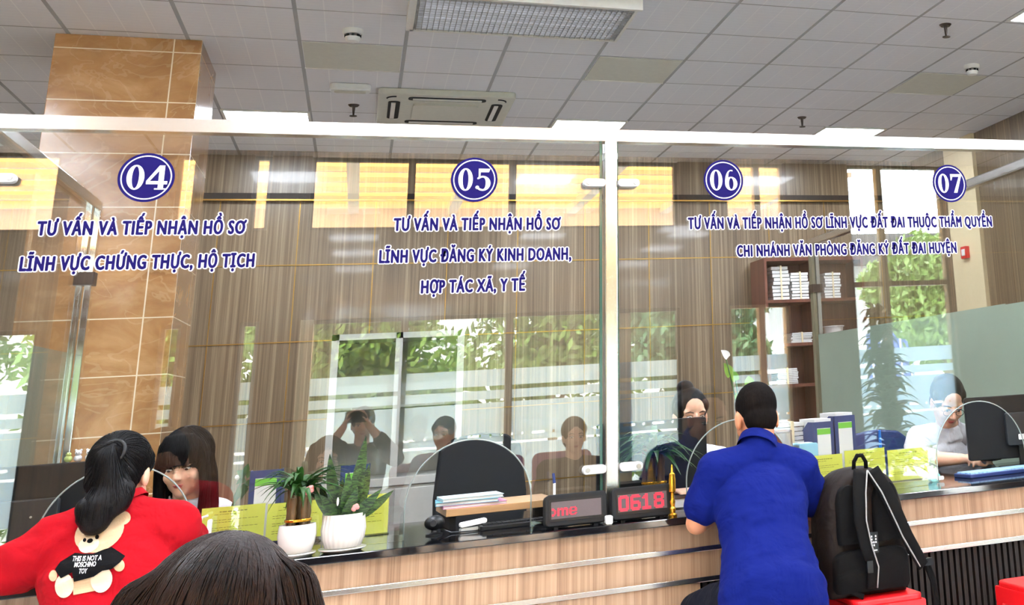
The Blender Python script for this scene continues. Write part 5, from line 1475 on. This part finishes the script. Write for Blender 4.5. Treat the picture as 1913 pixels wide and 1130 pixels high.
# --- the woman in the foreground
hx, hz = -.133, 1.016
P = Person((hx, 1.6, hz), 0, 8, 0, (hx, 1.585, hz-.165), (hx-.17, 1.58, hz-.22), (hx+.17, 1.58, hz-.22), (hx-.22, 1.66, hz-.48), (hx+.22, 1.66, hz-.48), (hx-.10, 1.85, hz-.52), (hx+.10, 1.85, hz-.52),
           (hx, 1.55, .42), (hx-.10, 1.95, .42), (hx+.10, 1.95, .42), (hx-.10, 1.93, .095), (hx+.10, 1.93, .095), 1.0, .95)
P.body('woman with loose dark brown hair in the foreground, seen from behind', M['skin'], None, .008)
mb = MB(); P.torso(mb, .016); P.arm(mb, -1, .016, 1.9); P.arm(mb, 1, .016, 1.9); P.wear('blouse', mb, M['grey_cloth']); P.trousers(M['navy_cloth']); P.face()
mb = MB(); P.cap(mb, .005)
for a in range(-5, 6):
    x = a*.0185; yb = -.02-.075*math.sqrt(max(0, 1-(x/.105)**2))
    mb.chain([P.h(x*.8, -.05, .09-abs(x)*.35), P.h(x*1.0, yb, .0), P.h(x*1.12, yb-.012, -.12), P.h(x*1.18, yb-.02, -.28)], [.030, .030, .026, .014])
for k in (-1, 1): mb.chain([P.h(k*.055, .02, .06), P.h(k*.078, .02, -.03), P.h(k*.086, .02, -.14), P.h(k*.092, .01, -.26)], [.03, .022, .022, .012])
HB = P.wear('long_hair', mb, M['hair_brown'], .005, 4)
P.strands(HB, 620, (.02, -.03, .14), hz-.40, M['hair_brown_light'], 5, r=.0010)
stool(hx, 1.55, .30, 'low red plastic stool under the woman in the foreground')

# --- the long-haired clerk at counter 04
c = at(347, 866, 5.18)
P = Person(c, 168, 13, 3, at(350, 938, 5.24), at(408, 962, 5.30), at(292, 962, 5.30), at(430, 1055, 5.22), at(285, 1055, 5.22), at(390, 1000, 4.98), at(318, 1012, 4.98),
           (c.x+.02, 5.56, .58), (c.x+.14, 5.20, .55), (c.x-.10, 5.20, .55), (c.x+.14, 5.24, .095), (c.x-.10, 5.24, .095), 1.0, .88)
for k in (-1, 1): P.wr[k].z = ZC+.03; P.el[k].z = max(P.el[k].z, .80)
P.body('young woman clerk with long black hair and fringe, white shirt, at counter 04', M['skin'], {-1: ((-.5, -.8, 0), (0, 0, -1), .5), 1: ((.5, -.8, 0), (0, 0, -1), .5)})
mb = MB(); P.torso(mb, .014); P.yoke(mb, .062, .018); P.arm(mb, -1, .014, 1.9); P.arm(mb, 1, .014, 1.9); P.wear('white_shirt', mb, M['white_shirt']); P.collar(M['white_shirt'], .060, .026, True); P.trousers(M['dark_cloth'])
mb = MB(); P.cap(mb, .010)
for k in (-1, 1):
    mb.chain([P.h(k*.052, .03, .075), P.h(k*.078, .035, .0), P.h(k*.080, .045, -.10), P.h(k*.074, .07, -.22), P.h(k*.070, .09, -.34)], [.028, .019, .021, .024, .012])
    mb.chain([P.h(k*.06, -.02, .05), P.h(k*.080, -.02, -.05), P.h(k*.082, -.01, -.18), P.h(k*.078, .02, -.28)], [.026, .024, .024, .012])
    mb.chain([P.h(k*.04, -.08, 0), P.h(k*.045, -.095, -.12), P.h(k*.045, -.095, -.26)], [.034, .034, .018])
for a in range(-4, 5): mb.chain([P.h(a*.010, .045, .105), P.h(a*.0145, .088-abs(a)*.004, .065), P.h(a*.0155, .097-abs(a)*.006, .022)], [.018, .0135, .008])
hr = P.wear('long_hair_with_fringe', mb, M['hair_black'], .005, 4); P.strands(hr, 200, (0, -.01, .14), .85, M['hair_black'], 6); P.face(False, True)

# --- the clerk behind the monitor at counter 06
c = at(1290, 776, 5.32)
P = Person(c, 184, 6, 0, at(1290, 842, 5.36), at(1345, 862, 5.40), at(1232, 866, 5.40), at(1362, 935, 5.36), at(1215, 940, 5.36), at(1325, 930, 5.22), at(1258, 935, 5.22),
           (c.x, 5.62, .58), (c.x+.12, 5.26, .55), (c.x-.12, 5.26, .55), (c.x+.12, 5.32, .095), (c.x-.12, 5.32, .095), .98, .92)
for k in (-1, 1): P.wr[k].z = ZC+.03
P.body('woman clerk with a black hair bun, face half hidden by a monitor', M['skin'], {-1: ((-.3, -.9, 0), (0, 0, -1), .5), 1: ((.3, -.9, 0), (0, 0, -1), .5)})
mb = MB(); P.torso(mb, .014); P.yoke(mb, .062, .018); P.arm(mb, -1, .014, 1.9); P.arm(mb, 1, .014, 1.9); P.wear('white_shirt', mb, M['white_shirt']); P.collar(M['white_shirt'], .060, .026, True); P.trousers(M['dark_cloth'])
mb = MB(); P.cap(mb, .004); P.hell(mb, (.012, -.05, .125), (.042, .042, .034)); P.wear('hair_bun', mb, M['hair_black'], .005, 5); P.face()

# --- the clerk looking down at counter 07
c = at(1770, 750, 5.34)
P = Person(c, 172, 32, -4, at(1772, 800, 5.44), at(1822, 822, 5.48), at(1716, 822, 5.48), at(1842, 885, 5.42), at(1712, 888, 5.36), at(1836, 868, 5.16), at(1800, 876, 5.12),
           (at(1765, 900, 5.7).x-.04, 5.72, .58), (2.84, 5.34, .55), (2.62, 5.34, .55), (2.84, 5.42, .095), (2.62, 5.42, .095), 1.03, .95)
for k in (-1, 1): P.wr[k].z = ZC+.05; P.el[k].z = ZC+.05
P.body('woman clerk in white shirt and glasses looking down at her hands at counter 07', M['skin'], {-1: ((-.7, -.6, 0.1), (0, .2, -1), .7), 1: ((.9, -.2, 0.1), (0, .2, -1), .7)})
mb = MB(); P.torso(mb, .016); P.yoke(mb, .062, .018); P.arm(mb, -1, .018, 1.35); P.arm(mb, 1, .018, 1.35); P.wear('white_shirt', mb, M['white_shirt']); P.collar(M['white_shirt'], .060, .026, True); P.trousers(M['dark_cloth'])
mb = MB(); P.cap(mb, .004); P.hell(mb, (0, -.13, .03), (.035, .035, .035)); P.wear('tied_back_hair', mb, M['hair_black'], .005, 5); P.face(True, True)
gl = MB()
for k in (-1, 1):
    gl.tube([P.h(k*.033+.021*math.cos(a), .094, -.004+.016*math.sin(a)) for a in [j*2*PI/20 for j in range(20)]], .0014, 6, True)
    gl.tube([P.h(k*.054, .092, .002), P.h(k*.079, .05, .004), P.h(k*.083, -.005, .004)], .0014, 6)
gl.tube([P.h(-.012, .095, 0), P.h(0, .099, .003), P.h(.012, .095, 0)], .0014, 6); gl.build('glasses', M['black'], P.o)
t = thing('mobile_phone', P.wr[1]+V((.06, -.03, .0)), 'dark mobile phone in the hands of the clerk at counter 07', 'phone')
MB().rbox((-.035, -.07, 0), (.035, .07, .008), .01, 4, Matrix.Translation(P.wr[1]+V((.095, -.06, -.012))) @ Matrix.Rotation(.5, 4, 'Z'), 'z').build('case', M['black'], t)
MB().rbox((-.031, -.064, .008), (.031, .064, .0085), .008, 4, Matrix.Translation(P.wr[1]+V((.095, -.06, -.012))) @ Matrix.Rotation(.5, 4, 'Z'), 'z').build('screen', M['grey_plastic'], t)

# --- people mirrored in the glass: they sit on the waiting side, out of the direct view
def bench(x0, n, y, label):
    t = thing('waiting_bench', (x0+n*.27, y, 0), label, 'bench', 'waiting benches')
    m = M['mauve']
    for k in range(n):
        x = x0+k*.54
        MB().rbox((x+.02, y-.22, .42), (x+.52, y+.22, .45), .06, 5, None, 'z').build('seat', m, t, bevel=.01)
        MB().rbox((x+.03, y-.26, .50), (x+.51, y-.225, .86), .06, 5).build('backrest', m, t, bevel=.01)
    MB().box((x0, y-.03, .37), (x0+n*.54, y+.03, .42)).box((x0, y-.245, .40), (x0+n*.54, y-.225, .56)).box((x0, y-.245, .38), (x0+n*.54, y+.03, .40)).build('beam', M['alu'], t)
    for x in (x0+.2, x0+n*.54-.2): MB().box((x-.02, y-.25, 0), (x+.02, y+.2, .03)).box((x-.02, y-.03, .03), (x+.02, y+.03, .38)).build('leg', M['alu'], t)
M['mauve'] = mat('mauve_plastic_seat', (150, 96, 118), .4)
bench(-.30, 4, -.42, 'mauve waiting bench under the mirrored windows')
def sitter(x, y, top, yaw, label, top_m, hair, skin, pose=None, seat=.45, lean=0):
    hz = top-.122
    e = pose or {}
    rx, ry = math.cos(math.radians(yaw)), math.sin(math.radians(yaw)); fx, fy = -ry, rx
    L = lambda a, b, z: (x+rx*a+fx*b, y+ry*a+fy*b, z)
    P = Person((x, y, hz), yaw, 5, 0, L(0, -.02, hz-.165), L(-.18, -.03, hz-.215), L(.18, -.03, hz-.215), e.get('ell', L(-.24, .04, hz-.46)), e.get('elr', L(.24, .04, hz-.46)), e.get('wrl', L(-.12, .24, hz-.46)), e.get('wrr', L(.12, .24, hz-.46)),
               L(0, -.08, seat+.11), L(-.11, .34, seat+.06), L(.11, .34, seat+.06), L(-.11, .36, .095), L(.11, .36, .095), 1.0, 1.0)
    P.body(label, skin, e.get('hands'), .010)
    mb = MB(); P.torso(mb, .016); P.arm(mb, -1, .016, 1.6); P.arm(mb, 1, .016, 1.6); P.wear('shirt', mb, top_m); P.trousers(M['dark_cloth'])
    mb = MB(); P.cap(mb, .006); P.wear('hair', mb, hair, .008); P.face(); return P
px_ = -.02
P = sitter(.06, -.36, 1.30, 0, 'photographer in dark clothes holding up a phone, mirrored in the glass', M['grey_cloth'], M['hair_black'], M['skin'],
       {'ell': (-.24, -.22, .92), 'elr': (.30, -.22, .92), 'wrl': (-.07, -.10, 1.17), 'wrr': (.10, -.10, 1.17), 'hands': {-1: ((.3, .2, 1), (1, .2, 0), .8), 1: ((-.3, .2, 1), (-1, .2, 0), .8)}})
t = thing('camera_phone', (.02, -.055, 1.23), 'phone held up by the photographer, mirrored in the glass', 'phone')
MB().rbox((-.065, -.062, 1.195), (.10, -.054, 1.273), .01, 4).build('case', M['black'], t); MB().rbox((-.060, -.0635, 1.20), (.095, -.062, 1.268), .008, 4).build('screen', M['grey_plastic'], t)
P = sitter(.64, -.36, 1.19, 22, 'man in a white shirt on the bench, mirrored in the glass', M['white_shirt'], M['hair_short'], M['skin_tan'])
P = sitter(1.42, .90, 1.14, 0, 'person in black on a low stool, mirrored dark beside the middle post', M['grey_cloth'], M['hair_black'], M['skin'], None, .30)
stool(1.42, .82, .30, 'low red stool under the person in black mirrored in the glass')
stool(2.46, 4.02, .50, 'red plastic stool cut by the right edge, in front of counter 07')

# ------------------------------------------------------------------ backpack on a stool
M['pack'] = fabric('dark_brown_black_nylon', (30, 23, 20), .2, .6, .5)
M['pack_mesh'] = fabric('black_padded_mesh', (10, 9, 9), .25, .85, .3)
M['piping'] = mat('grey_reflective_piping', (150, 148, 146), .4)
bx, by = at(1612, 1000, 4.12).x, 4.17
stool(at(1638, 1108, 4.12).x, 4.14, .522, 'red plastic stool carrying the dark backpack')
zb = .524
t = thing('backpack', (bx, by, zb), 'dark brown backpack with grey piped straps standing on a red stool', 'backpack')
def arch(w, h, k=24, pw=2.6):
    pts = [(-w*.93, 0), (-w, h*.12)]
    for i in range(k+1):
        a = PI-PI*i/k
        cx_, cz_ = math.cos(a), math.sin(a)
        pts.append((w*math.copysign(abs(cx_)**(2/pw), cx_), h*.45+h*.55*abs(cz_)**(2/pw)))
    return pts+[(w, h*.12), (w*.93, 0)]
HT = .435; W_ = .165
rings = []
for (y, f, dz) in ((-.105, .80, .02), (-.098, .90, .01), (-.075, .97, .0), (0, 1.0, 0), (.07, .96, 0), (.10, .86, .01), (.108, .74, .03)):
    rings.append([V((bx+x*f, by+y, zb+dz+z*(f*.5+.5-(dz/HT)))) for x, z in arch(W_, HT)])
MB().loft(rings).build('main_bag', M['pack'], t, True)
MB().loft([[V((bx+x*f, by-.10-dy, zb+.02+z)) for x, z in [(a_*1.0, b_) for a_, b_ in arch(.150, .14, 12, 5)]] for f, dy in ((1, 0), (.98, .02), (.9, .03))]).build('lower_pad', M['pack_mesh'], t, 1.0)
for s_ in (-1, 1):
    MB().loft([[V((bx+s_*.072+x*f, by-.10-dy, zb+.18+z)) for x, z in arch(.055, .20, 10, 3)] for f, dy in ((1, 0), (.96, .018), (.8, .026))]).build('back_pad', M['pack_mesh'], t, 1.0)
    pts = [(s_*.022, -.115, .425), (s_*.05, -.15, .36), (s_*.068+.012, -.165, .27), (s_*.062+.03, -.16, .18), (s_*.045+.045, -.15, .10)]
    if s_ > 0: pts = [(.025, -.115, .425), (.06, -.15, .35), (.09, -.165, .27), (.125, -.165, .19), (.17, -.15, .12), (.20, -.13, .08)]
    else: pts = [(-.02, -.115, .425), (-.045, -.15, .35), (-.055, -.165, .26), (-.04, -.165, .18), (-.01, -.15, .10), (-.012, -.135, .03)]
    wp = [V((bx+a_, by+b_, zb+c_)) for a_, b_, c_ in pts]
    fine = []
    for i in range(len(wp)-1):
        for j in range(5): fine.append(wp[i].lerp(wp[i+1], j/5))
    fine.append(wp[-1])
    st = MB().tube(fine, [.030-.008*(i/len(fine)) for i in range(len(fine))], 12, flat=(0, 1, 0)).build('shoulder_strap', M['pack_mesh'], t, True)
    off = V((-s_*.022, -.009, 0))
    MB().tube([p_+off*(1-.25*i/len(fine)) for i, p_ in enumerate(fine)], .0028, 6).build('piping', M['piping'], st, True)
MB().tube([V((bx-.026, by-.06, zb+.415)), V((bx-.026, by-.07, zb+.455)), V((bx-.012, by-.07, zb+.475)), V((bx+.008, by-.07, zb+.475)), V((bx+.022, by-.07, zb+.452)), V((bx+.026, by-.06, zb+.415))], .008, 8).build('top_handle', M['pack_mesh'], t, True)
MB().tube([V((bx+.12, by-.06, zb+.16)), V((bx+.17, by-.08, zb+.13)), V((bx+.225, by-.10, zb+.09)), V((bx+.25, by-.10, zb+.02)), V((bx+.262, by-.09, zb-.07))], .013, 8, flat=(0, 1, 0)).build('loose_strap', M['pack_mesh'], t, True)
MB().rbox((bx+.21, by-.115, zb+.075), (bx+.25, by-.09, zb+.10), .006, 3).build('buckle', M['black'], t)
MB().tube([V((bx-.14, by-.08, zb+.11)), V((bx-.10, by-.12, zb+.03)), V((bx-.05, by-.14, zb+.006))], .010, 8, flat=(0, 1, 0)).build('loose_strap', M['pack_mesh'], t, True)
tg = MB().box((bx-.012, by-.142, zb+.145), (bx+.020, by-.139, zb+.215)).build('tag', M['black'], t)
dt = MB(); r = random.Random(4)
for i in range(3):
    for j in range(4):
        if r.random() < .6: dt.box((bx-.008+i*.008, by-.1432, zb+.168+j*.010), (bx-.003+i*.008, by-.142, zb+.174+j*.010))
dt.box((bx-.004, by-.1432, zb+.152), (bx+.014, by-.142, zb+.156)); dt.build('tag_marks', M['white_vinyl'], tg)
MB().box((bx-.040, by-.168, zb+.085), (bx-.018, by-.150, zb+.125)).build('strap_adjuster', M['black'], t)

t = thing('potted_tree', (4.55, -.55, 0), 'big leafy potted plant in front of the right window, mirrored dark in the glass', 'plant')
MB().lathe((4.55, -.55, 0), [(.16, 0), (.19, .05), (.22, .38), (.23, .40), (.205, .40), (.2, .36), (.001, .36)], 32).build('pot', M['porcelain'], t, .9)
MB().chain([(4.55, -.55, .36), (4.52, -.55, 1.0), (4.42, -.57, 1.75)], [.03, .022, .012]).build('stem', M['bark'], t, True)
lm = MB(); rn = random.Random(9)
for k in range(300):
    f = rn.random()**1.2; z = .5+1.4*f; a = rn.uniform(0, 2*PI); L = (.46-.28*f)*rn.uniform(.45, 1.05)
    b = V((4.55-.10*f, -.55, z)); e = b+V((math.cos(a)*L, math.sin(a)*L*.7, rn.uniform(-.16, .08)))
    blade(lm, b.lerp(e, .15), e, .13*(1.1-.4*f), (0, 0, .10), .2, 6, side=(0, 0, 1))
lm.build('leaves', M['bamboo_leaf'], t, True)
